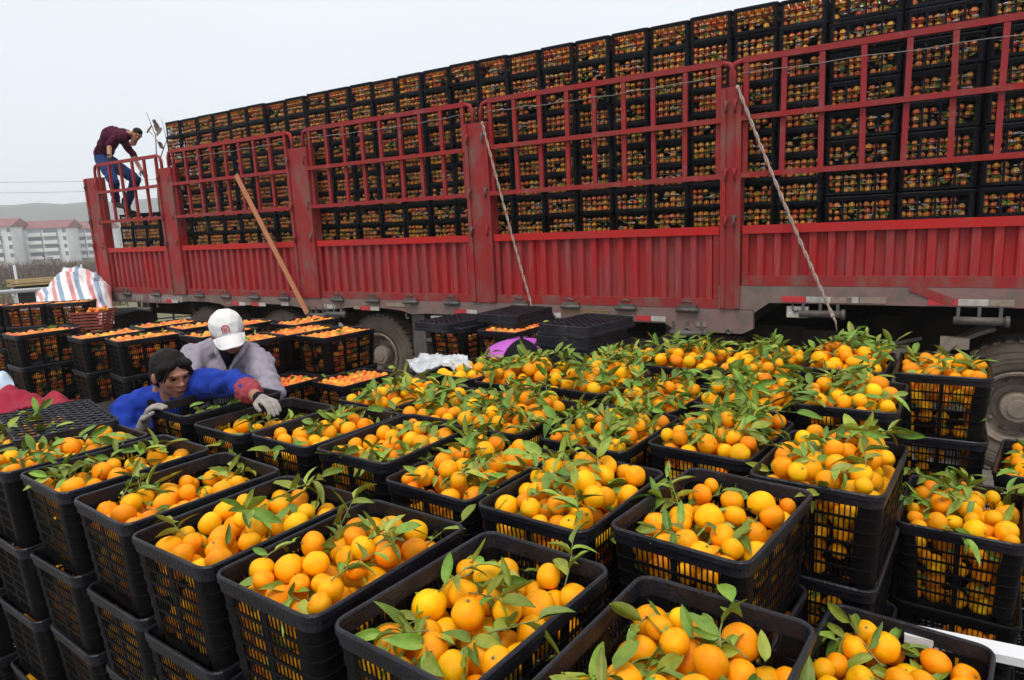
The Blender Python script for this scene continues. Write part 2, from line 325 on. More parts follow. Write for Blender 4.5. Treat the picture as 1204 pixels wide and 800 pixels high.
# yellow timber pile beyond the railing
p = at(60, 322, 24); rt = empty('timber_pile', (p.x, p.y, p.z - .35), R(35)); tag(rt, 'pile of pale yellow boards lying beyond the railing', 'timber')
for k in range(7):
    mb = MB(); mb.box(-1.3 + .1 * (k % 2), 1.3, -.15 + .16 * (k % 3), -.01 + .16 * (k % 3), .09 * (k // 3), .09 * (k // 3) + .06); mb.build('board', M['wood'], rt)
p2 = MB(); p2.box(-1.1, 1.1, -.1, .3, -2.2, -.01); p2.build('support', M['dark'], rt)
# railing
rt = empty('railing', (0, 0, 0)); tag(rt, 'pale metal railing running behind the stacked crates', 'railing')
a, b = at(-40, 347, 13), at(66, 339, 15.5); 
for nm, dz, r_ in (('handrail', 0, .045), ('lower_rail', -.42, .03), ('lower_rail', -.8, .03)):
    mb = MB(); mb.tube([a + Vector((0, 0, dz)), b + Vector((0, 0, dz))], r_, 10); mb.build(nm, M['railing'], rt)
for k in range(5):
    q = a.lerp(b, k / 4); mb = MB(); mb.tube([(q.x, q.y, 0), (q.x, q.y, q.z)], .035, 8); mb.build('post', M['railing'], rt)
for y0, y1, lb in ((214, 216, 'upper overhead wire crossing the sky'), (227, 226, 'lower overhead wire crossing the sky')):
    a, b = at(-80, y0, 60), at(420, y1 - 20, 66); mb = MB()
    mb.tube([a.lerp(b, t) - Vector((0, 0, 1.0 * 4 * t * (1 - t) * .5)) for t in [i / 16 for i in range(17)]], .016, 5); tag(mb.build('overhead_wire', M['wire']), lb, 'wire')
# sapling with a few dead leaves behind the truck
p = at(186, 235, 17); rt = empty('sapling', (p.x, p.y, 0)); tag(rt, 'thin bare sapling with a few rusty leaves rising behind the truck', 'sapling')
mb = MB(); mb.tube([(0, 0, 0), (0, 0, p.z), tuple(at(183, 160, 17) - Vector((p.x, p.y, 0))), tuple(at(172, 132, 17) - Vector((p.x, p.y, 0)))], [.03, .02, .012, .006], 5)
mb.tube([tuple(at(187, 190, 17) - Vector((p.x, p.y, 0))), tuple(at(196, 165, 17) - Vector((p.x, p.y, 0))), tuple(at(190, 140, 17) - Vector((p.x, p.y, 0)))], [.014, .01, .004], 5); mb.build('trunk', M['shrubm'], rt)
for px, py, s_, mm in ((175.5, 152, .14, 'deadleaf'), (177.5, 157, .13, 'deadleaf'), (184.5, 150, .13, 'refy'), (187, 155, .15, 'refw'), (186, 167, .12, 'deadleaf'), (189, 171, .12, 'refy'), (182, 144, .09, 'refy')):
    q = at(px, py, 17) - Vector((p.x, p.y, 0)); mb = MB(); th = random.uniform(0, 2 * PI)
    V_ = []
    for k in range(8): a = 2 * PI * k / 8; V_.append(Vector((math.cos(a) * s_ * (.45 + .2 * (k % 2)), math.sin(a) * .06, math.sin(a + th) * s_ * .75)) + q)
    mb.add(V_ + [q + Vector((0, .04, 0))], [(k, (k + 1) % 8, 8) for k in range(8)]); mb.build('leaf', M[mm], rt)
# ------------------------------------------------------------------ the truck
nx, ny = math.sin(YAW), math.cos(YAW)
truck = empty('cargo_truck', (nx * 6.5, ny * 6.5, 0), -YAW); tag(truck, 'long red stake-side cargo truck loaded high with black crates', 'truck')
def TW(x, y, z): return Vector((nx * (6.5 + y) + ny * x, ny * (6.5 + y) - nx * x, z))
TM = Matrix.Translation((nx * 6.5, ny * 6.5, 0)) @ Matrix.Rotation(-YAW, 4, 'Z')
POSTS = [(-12.65, -12.24, 3.30), (-10.48, -10.09, 3.30), (-7.48, -7.07, 3.32), (-4.54, -4.23, 3.32), (-1.70, -1.52, 3.32)]
for i, (a, b, zt) in enumerate(POSTS):
    mb = MB(); mb.box(a, b, -.035, .10, 1.325, zt); e = .045
    mb.box(a - .0, a + e, -.055, -.0351, 1.34, zt - .01); mb.box(b - e, b, -.055, -.0351, 1.34, zt - .01)
    mb.build('post', M['redrust'], truck)
    for z in (3.15, 2.56, 2.14):
        for xx in (a + .05, b - .05):
            k = MB(); k.tube([(xx, -.065, z + .05), (xx + random.uniform(-.01, .01), -.085, z - .01), (xx, -.06, z - .06)], .010, 6); k.box(xx - .025, xx + .025, -.068, -.056, z + .03, z + .055); k.build('latch', M['redrust'] if random.random() < .6 else M['steel'], truck)
SECT = [(-12.24, -10.48), (-10.09, -7.48), (-7.07, -4.54), (-4.23, -1.70), (-1.52, 3.2)]
def corrugated(x0, x1, z0, z1):
    mb = MB(); n = max(2, round((x1 - x0) / .15)); st = (x1 - x0) / n; pts = []
    for i in range(n):
        s0 = x0 + i * st; pts += [(s0, .035), (s0 + st * .40, .035), (s0 + st * .50, -.008), (s0 + st * .88, -.008), (s0 + st * .98, .035)]
    pts.append((x1, .035)); V_ = []
    for x, y in pts: V_ += [(x, y, z0), (x, y, z1)]
    nb = len(V_)
    for x, y in pts: V_ += [(x, y + .012, z0), (x, y + .012, z1)]
    F2 = [(2 * i, 2 * i + 2, 2 * i + 3, 2 * i + 1) for i in range(len(pts) - 1)] + [(nb + 2 * i, nb + 2 * i + 1, nb + 2 * i + 3, nb + 2 * i + 2) for i in range(len(pts) - 1)]
    return mb.add(V_, F2)
for i, (a, b) in enumerate(SECT):
    zb = 1.325 if i < 4 else 1.545; zt = 2.095
    g0, g1 = a + .012, b - .012
    corrugated(g0 + .055, g1 - .055, zb + .088, zt - .072).build('side_panel', M['red'], truck)
    mb = MB(); mb.box(g0, g1, -.03, .045, zt - .075, zt); mb.build('panel_top_bar', M['redbright'], truck)
    mb = MB(); mb.box(g0, g1, -.022, .045, zb, zb + .09); mb.build('panel_bottom_bar', M['redrust'], truck)
    for s0, s1 in ((g0, g0 + .057), (g1 - .057, g1)):
        mb = MB(); mb.box(s0, s1, -.018, .046, zb + .091, zt - .076); mb.build('panel_stile', M['redbar'], truck)
    nh = 2 if i == 0 else (4 if i < 4 else 0)
    for k in range(nh):
        xx = a + (b - a) * (k + .5) / nh; mb = MB(); mb.box(xx - .09, xx + .09, -.05, -.0225, zb - .012, zb + .028); mb.tube([(xx - .11, -.045, zb - .02), (xx + .11, -.045, zb - .02)], .022, 8); mb.tube([(xx - .05, -.05, zb + .05), (xx, -.055, zb + .07), (xx + .05, -.05, zb + .05)], .01, 6); mb.build('hinge', M['steel'], truck)
    # upper stake gate
    gate = empty('stake_gate', (0, 0, 0), 0, truck); zt2 = 3.535 if i else 3.50
    lo, mi = (2.545, 3.04)
    mb = MB(); r_ = .03; x0, x1 = a - .10, b + .10
    mb.bar((x0 + .1, 0, zt2), (x1 - .1, 0, zt2), .042, .050); 
    for xx, sg in ((x0, 1), (x1, -1)): mb.tube([(xx + sg * .1, 0, zt2), (xx + sg * .03, 0, zt2 - .02), (xx, 0, zt2 - .09), (xx, 0, 3.25)], .024, 8)
    mb.build('top_rail', M['redbar'], gate)
    for z in (mi, lo):
        mb = MB(); mb.bar((a - .02, -.035, z), (b + .02, -.035, z), .036, .045); mb.build('rail', M['redbar'], gate)
    nb = max(3, round((b - a) / .32)); 
    for k in range(nb + 1):
        xx = a + .03 + (b - a - .06) * k / nb; dz = 0 if k not in (0, nb) else .02
        mb = MB(); mb.bar((xx + random.uniform(-.008, .008), -.002, lo + .012), (xx + random.uniform(-.008, .008), -.002, zt2 - .03), .043, .034, (0, 1, 0)); mb.build('bar', M['redbar'], gate)
    if i:
        mb = MB(); zz = 3.42
        mb.tube([(a + (b - a) * t, -.045 + .01 * math.sin(t * 25), zz - .02 * math.sin(t * PI) + .006 * math.sin(t * 40)) for t in [q / 24 for q in range(25)]], .0038, 5); mb.build('tie_wire', M['wire'], gate)
# deck edge
mb = MB()
def plate(mb, xs_top, pts_bot, y0=-.02, y1=.05):
    """outline in (x, z) extruded between y0 and y1"""
    P_ = xs_top + pts_bot; n = len(P_); V_ = [(x, y0, z) for x, z in P_] + [(x, y1, z) for x, z in P_]
    mb.add(V_, [tuple(range(n))[::-1], tuple(range(n, 2 * n))] + [(i, (i + 1) % n, n + (i + 1) % n, n + i) for i in range(n)])
segs = [(-12.68, 1.165), (-11.6, 1.165)]
arch = []
for cx in (-9.85, -8.1, -6.2): arch += [(cx - .75, 1.165), (cx - .55, 1.19), (cx - .25, 1.215), (cx + .25, 1.215), (cx + .55, 1.19), (cx + .7, 1.15), (cx + .9, 1.165)]
bot = [(-12.68, 1.165)] + arch + [(-2.25, 1.165), (-2.12, 1.09), (-1.5, 1.09), (-1.40, 1.14), (-1.40, 1.322)]
plate(mb, [], bot + [(-12.68, 1.322)]); mb.build('deck_rail', M['deck'], truck)
mb = MB(); plate(mb, [], [(-1.72, 1.324), (-1.395, 1.324), (-1.395, 1.29), (-1.26, 1.39), (3.3, 1.39), (3.3, 1.542), (-1.72, 1.542)], -.025, .055); 
mb.build('deck_rail', M['deck'], truck)
for xx in (-2.02, -1.62):
    k = MB(); k.lathe([(.012, -.03), (.03, -.03), (.03, .0), (.012, .0)], 12, Matrix.Translation((xx, -.005, 1.11)), True); k.build('lug', M['steel'], truck)
mb = MB(); mb.box(-12.6, -1.4, .06, 2.42, 1.20, 1.31); mb.box(-1.4, 3.2, .06, 2.42, 1.42, 1.53); mb.build('deck_floor', M['dark'], truck)
# reflectors
def refl(x, z, w_, m_, y=-.0245, h=.052):
    b_ = MB(); b_.box(x, x + w_, y - .003, y, z, z + h); b_.build('reflector', M[m_], truck)
for x in (-10.7, -9.0, -8.55, -6.35, -4.82, -3.72, -2.55):
    z = 1.180 if x > -11 else 1.175
    refl(x, z, .16, 'refr'); refl(x + .165, z, .15, 'refw'); 
    if random.random() < .6: refl(x - .13, z + .01, .12, 'refy', h=.04)
refl(-7.02, 1.185, .2, 'refw'); refl(-7.9, 1.2, .16, 'refw'); refl(-4.27, 1.187, .17, 'refy'); refl(-5.9, 1.24, .4, 'refy', h=.05)
for x in (-1.15, -.02, 1.5): refl(x, 1.402, .2, 'refr', -.0295); refl(x + .205, 1.402, .2, 'refw', -.0295); refl(x + .41, 1.402, .16, 'refy', -.0295)
refl(-1.93, 1.145, .1, 'refy', h=.04); refl(-.62, 1.405, .09, 'refw', -.0295); refl(-.52, 1.405, .2, 'refy', -.0295)
b_ = MB()                                            # faded illegible yellow stencil in a frame
b_.box(-3.42, -2.82, -.0235, -.0205, 1.268, 1.274); b_.box(-3.42, -2.82, -.0235, -.0205, 1.226, 1.232)
for k in range(13):
    if k in (4, 9): continue
    x = -3.40 + k * .043; b_.box(x, x + .006, -.0235, -.0205, 1.236, 1.263); b_.box(x + .018, x + .024, -.0235, -.0205, 1.236, 1.263); b_.box(x + .0065, x + .0175, -.0235, -.0205, 1.246 + .008 * (k % 2), 1.252 + .008 * (k % 2))
b_.build('stencil_marking', mat('faded_yellow', (.34, .22, .07), .7), truck)
b_ = MB()
for k in range(22):
    if k in (9, 10): continue
    x = -12.1 + k * .085; b_.box(x, x + .022, -.0235, -.0205, 1.19, 1.30); b_.box(x + .035, x + .055, -.0235, -.0205, 1.20 + .01 * (k % 3), 1.29)
    b_.box(x + .022, x + .035, -.0235, -.0205, 1.25, 1.26)
b_.build('stencil_marking', mat('faded_white_paint', (.42, .38, .35), .8), truck)
b_ = MB(); b_.bar((-.15, -.031, 1.55), (.15, -.031, 1.42), .008, .07, (0, 0, 1)); b_.build('repair_strip', M['redrust'], truck)
# deck hooks
for x in (-11.9, -11.0, -9.2, -7.3, -6.75, -5.6, -5.05, -3.4, -2.9, -1.75, -1.06): 
    z = 1.165 if x < -1.6 else 1.39; b_ = MB(); b_.tube([(x, .0, z + .02), (x, -.012, z - .05), (x + .02, -.02, z - .075), (x + .045, -.012, z - .06)], .009, 6); b_.build('hook', M['steel'], truck)
for x, z in ((-6.85, 1.11), (-2.02, 1.07), (-.83, 1.30), (.33, 1.28), (-7.2, 1.08), (-11.4, 1.05)):
    b_ = MB(); b_.tube([(x - .17, -.02, z), (x + .17, -.02, z)], .032, 12)
    for q in (-.14, 0, .14): b_.box(x + q - .012, x + q + .012, -.03, .02, z, z + .12)
    b_.tube([(x + .17, -.02, z), (x + .2, -.02, z)], .045, 10); b_.build('winch', M['steel'], truck)
for x, z in ((-5.12, 1.09), (-1.02, 1.31), (-4.6, 1.1)):
    b_ = MB(); b_.box(x - .09, x + .09, -.01, .06, z - .05, z + .05); b_.build('side_lamp', M['refw'], truck)
# wheels
def wheel(x, y, r_=.55, side=1, tyre2=True):
    root = empty('wheel', (x, y, r_), 0, truck); w_ = .27
    prof = [(r_ * .56, .0), (r_ * .62, -.012), (r_ * .80, -.022), (r_ * .93, -.01), (r_ * .985, .02), (r_, .05), (r_, w_ - .05), (r_ * .985, w_ - .02), (r_ * .93, w_), (r_ * .6, w_), (r_ * .55, w_ - .03), (r_ * .55, .03)]
    t = MB(); t.lathe(prof, 48, None, True)
    for k in range(40):
        a = 2 * PI * k / 40; c, s_ = math.cos(a), math.sin(a); m_ = Matrix.Rotation(-a, 4, 'Y')
        t.box(r_ - .01, r_ + .012, .0, w_, -.025, .025, m_)
    for q in (.70, .76, .86): t.lathe([(r_ * q, -.0235), (r_ * q + .006, -.026), (r_ * q + .012, -.0235)], 48)
    t.build('tyre', M['tyre'], root)
    d = MB(); rr = r_ * .56
    d.lathe([(rr, -.012), (rr - .010, -.030), (rr - .028, -.024), (rr - .032, .03), (rr - .045, .045), (rr - .055, .12), (rr * .74, .155), (rr * .50, .15)], 40, None, False, False)
    d.build('rim', M['rimw'], root)
    h = MB(); h.lathe([(.175, .151), (.175, .135), (.125, .13), (.122, .0), (.112, -.012), (.075, -.014), (.07, -.026), (.0, -.026)], 28, None, False, False)
    for k in range(10):
        a = 2 * PI * k / 10; h.lathe([(.016, .14), (.016, .105), (.0, .10)], 8, Matrix.Translation((math.cos(a) * rr * .68, 0, math.sin(a) * rr * .68)))
        h.ell((math.cos(a) * .10, -.005, math.sin(a) * .10), .012, None, 6, 4)
    for k in range(8):
        a = 2 * PI * (k + .5) / 8; h.lathe([(.030, .128), (.030, .1335), (.0, .1335)], 10, Matrix.Translation((math.cos(a) * rr * .82, 0, math.sin(a) * rr * .82)))
    h.build('hub', M['rimw'], root)
    if tyre2: t2 = MB(); t2.lathe([(q, y_ + w_ + .06) for q, y_ in prof], 32, None, True); t2.build('inner_tyre', M['tyre'], root)
for x in (-9.95, -8.12, -6.22, .64, 2.0): wheel(x, .14)
for x in (-9.95, -8.12, -6.22, .64): wheel(x, 1.85)
def part(name, m_, fn):
    b_ = MB(); fn(b_); return b_.build(name, M[m_], truck)
for y in (.75, 1.55): part('chassis_beam', 'dark', lambda b_: b_.box(-12.5, 3.0, y, y + .12, .85, 1.19))
for x in (-11.5, -10.2, -7.2, -5.2, -4.0, -2.8, -1.9, -.6): part('cross_member', 'dark', lambda b_: b_.box(x, x + .1, .07, 2.4, 1.05, 1.195))
for x in (-9.95, -8.12, -6.22, .64): part('axle', 'dark', lambda b_: b_.tube([(x, .5, .55), (x, 1.9, .55)], .09, 10))
part('landing_leg', 'steel', lambda b_: (b_.box(-5.56, -5.36, .05, .2, .35, 1.16), b_.box(-5.50, -5.18, .06, .19, .80, .84), b_.box(-5.6, -5.32, .03, .24, .1, .34)))
part('landing_leg', 'steel', lambda b_: (b_.box(-2.35, -2.25, .3, .4, .3, 1.19),))
part('tool_box', 'steel', lambda b_: (b_.box(-5.12, -4.86, .05, .5, .42, 1.02), b_.tube([(-5.16, .04, 1.0), (-5.16, .02, .85), (-5.1, .02, .8)], .012, 6)))
part('side_guard', 'steel', lambda b_: (b_.box(-3.4, -1.55, .25, .33, .80, .85), b_.box(-3.2, -1.3, .28, .36, .66, .72), b_.box(-2.9, -1.25, .30, .9, .88, .93)))
part('fuel_tank', 'dark', lambda b_: b_.box(-1.55, -.45, .35, .95, .55, 1.12))
part('battery_box', 'dark', lambda b_: b_.box(-1.0, -.6, .18, .6, .8, 1.12))
def mud(b_):
    b_.tube([(-.38, .22, .75), (-.33, .22, 1.0), (-.05, .22, 1.08)], .02, 8)
    V_ = []; n = 12
    for y in (.10, .42):
        for rr in (.66, .69):
            for k in range(n + 1): a = R(168 - 62 * k / n); V_.append((.64 + rr * math.cos(a), y, .55 + rr * math.sin(a)))
    m1 = n + 1
    for k in range(n): b_.f += []
    Fq = []
    for k in range(n):
        Fq += [(k, k + 1, m1 + k + 1, m1 + k), (2 * m1 + k, 3 * m1 + k, 3 * m1 + k + 1, 2 * m1 + k + 1), (m1 + k, m1 + k + 1, 3 * m1 + k + 1, 3 * m1 + k), (k, 2 * m1 + k, 2 * m1 + k + 1, k + 1)]
    b_.add(V_, Fq)
part('mudguard', 'steel', mud)
def brk(b_):
    plate(b_, [], [(-.42, .98), (-.15, 1.04), (-.06, .90), (-.10, .70), (-.40, .66)], .06, .10)
part('suspension_bracket', 'steel', brk)
part('bracket_arm', 'rimw', lambda b_: (b_.bar((-.12, .05, .72), (.17, .05, 1.10), .05, .16, (0, 1, 0)), b_.box(.08, .28, .0, .10, 1.04, 1.13)))
part('bracket_bush', 'dark', lambda b_: b_.lathe([(.0, -.01), (.045, -.01), (.05, .03), (.0, .03)], 16, Matrix.Translation((-.25, .05, .88))))
def fend(x): return lambda b_: b_.lathe([(.60, .1), (.615, .1), (.615, .5), (.60, .5)], 24, Matrix.Translation((x, 0, .57)), True)
# tail wall, far side, front wall
part('tail_frame', 'redrust', lambda b_: (b_.box(-12.66, -12.56, .1, .25, 1.33, 3.3), b_.box(-12.66, -12.56, 2.2, 2.4, 1.33, 3.3), b_.box(-12.64, -12.58, .25, 2.2, 1.33, 2.05)))
part('far_side_panel', 'red', lambda b_: b_.box(-12.6, 3.2, 2.40, 2.45, 1.33, 2.09))
def farg(b_):
    for z in (2.55, 3.04, 3.5): b_.box(-12.6, 3.2, 2.41, 2.45, z - .025, z + .025)
    for k in range(50): x = -12.5 + k * .32; b_.box(x, x + .045, 2.405, 2.44, 2.1, 3.47)
part('far_stake_rail', 'redbar', farg)
for a, b, zt in POSTS: part('post', 'redrust', lambda b_: b_.box(a, b, 2.37, 2.46, 1.33, zt))
# tail board with small white and red plates
part('tail_marking', 'refw', lambda b_: [b_.box(-12.70, -12.685, .02, .10, 1.4 + .1 * k, 1.46 + .1 * k) for k in range(6)])
# lashings
def lash(name, label, cat, pts, w_, m_, twist=False):
    P_ = [TW(*p) for p in pts]; b_ = MB()
    if twist:
        a, b = P_; n = 110; d_ = (b - a).normalized(); s1 = d_.cross(Vector((nx, ny, 0))).normalized(); s2 = d_.cross(s1)
        for ph in (0, PI):
            b_.tube([a.lerp(b, t / n) + (s1 * math.cos(t * .55 + ph) + s2 * math.sin(t * .55 + ph)) * w_ * .42 - Vector((0, 0, .03 * math.sin(PI * t / n))) for t in range(n + 1)], w_ * .42, 5)
    else:
        for a, b in zip(P_, P_[1:]): b_.bar(a, b, w_, .006, (nx, ny, 0))
    for e_ in (P_[0], P_[-1]):
        if twist:
            b_.ell(e_, (w_ * .95, w_ * .9, w_ * 1.2), None, 8, 6); b_.tube([e_, e_ + Vector((.02, -.02, -.05)), e_ + Vector((.035, -.015, -.13))], [w_ * .5, w_ * .45, w_ * .25], 5)
    tag(b_.build(name, M[m_]), label, cat)
lash('webbing_strap', 'flat orange webbing strap slanting down from the stake rail to a deck winch', 'strap', [(-8.45, -.12, 3.06), (-7.27, -.12, 1.12)], .085, 'strap')
lash('lashing_rope', 'twisted pale rope from the post beside the umbrella hat down to the deck edge', 'rope', [(-4.27, -.07, 3.30), (-3.68, -.09, 1.13)], .018, 'rope', True)
lash('lashing_rope', 'thick twisted rope running from the tall post over the deck step to a winch', 'rope', [(-1.55, -.07, 3.30), (-.72, -.10, 1.30)], .020, 'rope', True)
# ------------------------------------------------------------------ crates
TH = R(37); E1 = (math.cos(TH), -math.sin(TH)); E2 = (math.sin(TH), math.cos(TH))
def FW(a, b, z=0): return Vector((a * E1[0] + b * E2[0], a * E1[1] + b * E2[1], z))
def ring(S, L, r_, ins, n=5):
    P_ = []; hx, hy = S / 2 - ins, L / 2 - ins; r_ = max(r_ - ins, .012)
    for cx, cy, a0 in ((hx - r_, hy - r_, 0), (-hx + r_, hy - r_, 90), (-hx + r_, -hy + r_, 180), (hx - r_, -hy + r_, 270)):
        for k in range(n + 1): a = R(a0 + 90 * k / n); P_.append((cx + r_ * math.cos(a), cy + r_ * math.sin(a)))
    return P_
def loft(mb, S, L, r_, prof, closed=True, n=5):
    V_ = []; 
    for ins, z in prof: V_ += [(x, y, z) for x, y in ring(S, L, r_, ins, n)]
    c = 4 * (n + 1); m_ = len(prof); Fq = []
    for i in range(m_ if closed else m_ - 1):
        j = (i + 1) % m_
        for k in range(c): Fq.append((i * c + k, j * c + k, j * c + (k + 1) % c, i * c + (k + 1) % c))
    return mb.add(V_, Fq, False)
def crate_meshes(S, L, H, rows, band, ncs, ncl, pil_s, pil_l, mt, mr, pre, tap=.020, post=.055, bw=.0026):
    """meshes of one crate type; origin at the centre of its underside"""
    r_ = .04; tp = tap / H; ins = lambda z: .006 + (H - z) * tp
    rim = MB(); loft(rim, S, L, r_, [(.003, H), (.0, H - .004), (.0, H - .017), (.004, H - .019), (.006, H - band), (.010, H - band), (.0105, H - .004), (.008, H)])
    zs = [H - band]; zb = .022
    zh = [H - band - (H - band - zb) * k / rows for k in range(rows + 1)]
    def wall(length, hw, nc, pillars, ax):
        mb = MB(); u0 = -length / 2 + post; u1 = -u0
        def bx(ua, ub, za, zb_, th, out_):
            V_ = []
            for u in (ua, ub):
                for dpt in (0, 1):
                    for z in (za, zb_):
                        d_ = hw - ins(z) + out_ - dpt * th
                        sh = 1 - .0
                        V_.append((d_, u * (1 - (H - z) * tp / length * 2), z) if ax == 0 else (-u * (1 - (H - z) * tp / length * 2), d_, z))
            mb.add(V_, [(0, 1, 3, 2), (4, 6, 7, 5), (0, 4, 5, 1), (2, 3, 7, 6), (0, 2, 6, 4), (1, 5, 7, 3)] if ax == 0 else [(0, 2, 3, 1), (4, 5, 7, 6), (0, 1, 5, 4), (2, 6, 7, 3), (0, 4, 6, 2), (1, 3, 7, 5)])
        for k in range(nc + 1):
            u = u0 + (u1 - u0) * k / nc; bx(u - bw, u + bw, zb, H - band, .0025, -.001)
        for p_, wd in pillars:
            u = u0 + (u1 - u0) * p_; bx(u - wd / 2, u + wd / 2, zb, H - band, .003, -.0006)
        for z in zh[1:-1]: bx(u0, u1, z - .0035, z + .0035, .006, .0012)
        bx(u0, u1, 0, zb, .004, .0)
        return mb
    out_ = {'rim': rim.mesh(pre + 'rim', mr)}
    out_['wa'] = wall(L, S / 2, ncl, pil_l, 0).mesh(pre + 'long_wall', mt); out_['wb'] = wall(S, L / 2, ncs, pil_s, 1).mesh(pre + 'short_wall', mt)
    cp = MB(); hx, hy = S / 2, L / 2; n = 6; V_ = []                 # one corner post (+x +y) with raised ribs
    lev = []
    for z in sorted(set([0, H - band] + [q for zz in zh[1:-1] for q in (zz - .0045, zz - .0035, zz + .0035, zz + .0045)])):
        o_ = .002 if any(abs(z - zz) < .004 for zz in zh[1:-1]) else 0; lev.append((z, o_))
    for z, o_ in lev:
        i_ = ins(z) - o_; cx, cy = hx - i_ - r_ + .004, hy - i_ - r_ + .004; rr = r_ - .004
        pts = [(cx + rr, hy - i_ - post - .004)] + [(cx + rr * math.cos(R(90 * k / n)), cy + rr * math.sin(R(90 * k / n))) for k in range(n + 1)] + [(hx - i_ - post - .004, cy + rr)]
        V_ += [(x, y, z) for x, y in pts] + [(x - .003 if j < n else x, y - .003 if j > 2 else y, z) for j, (x, y) in enumerate(pts)]
    m_ = 2 * (n + 3); Fq = []
    for i in range(len(lev) - 1):
        for k in range(n + 2): Fq += [(i * m_ + k, i * m_ + k + 1, (i + 1) * m_ + k + 1, (i + 1) * m_ + k), (i * m_ + m_ // 2 + k + 1, i * m_ + m_ // 2 + k, (i + 1) * m_ + m_ // 2 + k, (i + 1) * m_ + m_ // 2 + k + 1)]
    cp.add(V_, Fq, False); out_['post'] = cp.mesh(pre + 'corner_post', mt)
    cq = MB(); cq.add([(-x, y, z) for x, y, z in V_], [f[::-1] for f in Fq], False); out_['post2'] = cq.mesh(pre + 'corner_post', mt)
    b_ = MB(); q = ins(0) + .004; x0, y0 = S / 2 - q, L / 2 - q
    for k in range(12): u = -x0 + 2 * x0 * k / 11; b_.box(u - .004, u + .004, -y0, y0, .002, .008)
    for k in range(16): u = -y0 + 2 * y0 * k / 15; b_.box(-x0, x0, u - .004, u + .004, .003, .010)
    out_['base'] = b_.mesh(pre + 'base', mt)
    one = MB()
    for src, mats_ in (('wa', (Matrix.Identity(4), Matrix.Rotation(PI, 4, 'Z'))), ('wb', (Matrix.Identity(4), Matrix.Rotation(PI, 4, 'Z'))), ('post', (Matrix.Identity(4), Matrix.Rotation(PI, 4, 'Z'))), ('post2', (Matrix.Identity(4), Matrix.Rotation(PI, 4, 'Z'))), ('base', (Matrix.Identity(4),))):
        for mm in mats_: one.add([mm @ v.co for v in out_[src].vertices], [tuple(p.vertices) for p in out_[src].polygons], False)
    out_['one'] = one.mesh(pre + 'basketwork', mt)
    return out_
CS, CL, CH, PITCHZ = .375, .515, .302, .288
KF = crate_meshes(CS, CL, CH, 6, .042, 18, 27, [(.5, .018)], [(.33, .022), (.67, .022)], M['black'], M['blackrim'], 'f_', bw=.0020)
TSX, TLX, THX = .393, .552, .222
KT = crate_meshes(TSX, TLX, THX, 3, .036, 15, 24, [], [(.25, .018), (.5, .018), (.75, .018)], M['blackt'], M['blackt'], 't_', tap=.002, post=.027, bw=.0013)
HID = MB()
def crate(K, loc, rz, label, group, full=False, name='fruit_crate', cat='crate', tilt=0):
    if label is None:
        mm = Matrix.Translation(loc) @ Matrix.Rotation(rz, 4, 'Z')
        for me in (K['rim'], K['one']): HID.add([mm @ v.co for v in me.vertices], [tuple(p.vertices) for p in me.polygons])
        return
    root = empty(name, loc, rz); tag(root, label, cat, group)
    if tilt: root.rotation_euler = (PI if tilt == 2 else 0, 0, rz)
    link('rim', K['rim'], root)
    if full:
        for q in (0, PI): link('long_wall', K['wa'], root, (0, 0, 0), q); link('short_wall', K['wb'], root, (0, 0, 0), q); link('corner_post', K['post'], root, (0, 0, 0), q); link('corner_post', K['post2'], root, (0, 0, 0), q)
        link('base', K['base'], root)
    else: link('basketwork', K['one'], root)
    return root
# -------- oranges and leaves
def uvs(n, k):
    mb = MB(); mb.ell((0, 0, 0), 1, None, n, k); return np.array(mb.v), mb.f
def orange_shape(n, k, seed, dimple=.10):
    V_, Fq = uvs(n, k); o_ = []
    for v in V_:
        v = Vector(v); s_ = 1 + .075 * noise.noise(v * 1.3 + Vector((seed * 7, 0, 0))); z = v.z
        pole = math.exp(-((v.x ** 2 + v.y ** 2) / .05)); q = v * s_; q.z *= .90 - dimple * pole * (1 if z > 0 else .4)
        o_.append(q)
    return o_, Fq
OM = []
for s_ in range(5):
    V_, Fq = orange_shape(24, 14, s_); mb = MB(); mb.add(V_, Fq, True); OM.append(mb.mesh('orange', M['orange']))
cx_ = MB()
for k in range(5): a = 2 * PI * k / 5; cx_.add([(0, 0, .84), (.10 * math.cos(a - .5), .10 * math.sin(a - .5), .85), (.17 * math.cos(a), .17 * math.sin(a), .86), (.10 * math.cos(a + .5), .10 * math.sin(a + .5), .85)], [(0, 1, 2, 3)])
cx_.tube([(0, 0, .80), (.02, .01, .98)], .05, 6); CALYX = cx_.mesh('calyx', M['stem'])
def tri_template(n, k, seed, dimple=.1):
    V_, Fq = orange_shape(n, k, seed, dimple); T = []
    for f in Fq: T += [(f[0], f[1], f[2])] + ([(f[0], f[2], f[3])] if len(f) == 4 else [])
    return np.array([tuple(v) for v in V_]), np.array(T)
def rot_rand(): 
    q = rng.normal(size=4); q /= np.linalg.norm(q); w_, x, y, z = q
    return np.array([[1 - 2 * (y * y + z * z), 2 * (x * y - z * w_), 2 * (x * z + y * w_)], [2 * (x * y + z * w_), 1 - 2 * (x * x + z * z), 2 * (y * z - x * w_)], [2 * (x * z - y * w_), 2 * (y * z + x * w_), 1 - 2 * (x * x + y * y)]])
def merged_spheres(name, items, tmpl, mat_, label):
    V0, T0 = tmpl; n = len(V0); V_ = np.empty((len(items) * n, 3)); T = np.empty((len(items) * len(T0), 3), int)
    for i, (p, r_) in enumerate(items):
        V_[i * n:(i + 1) * n] = (V0 * r_) @ rot_rand().T + np.array(p); T[i * len(T0):(i + 1) * len(T0)] = T0 + i * n
    return tag(link(name, mesh_np(name, V_, T, mat_)), label, kind='stuff')
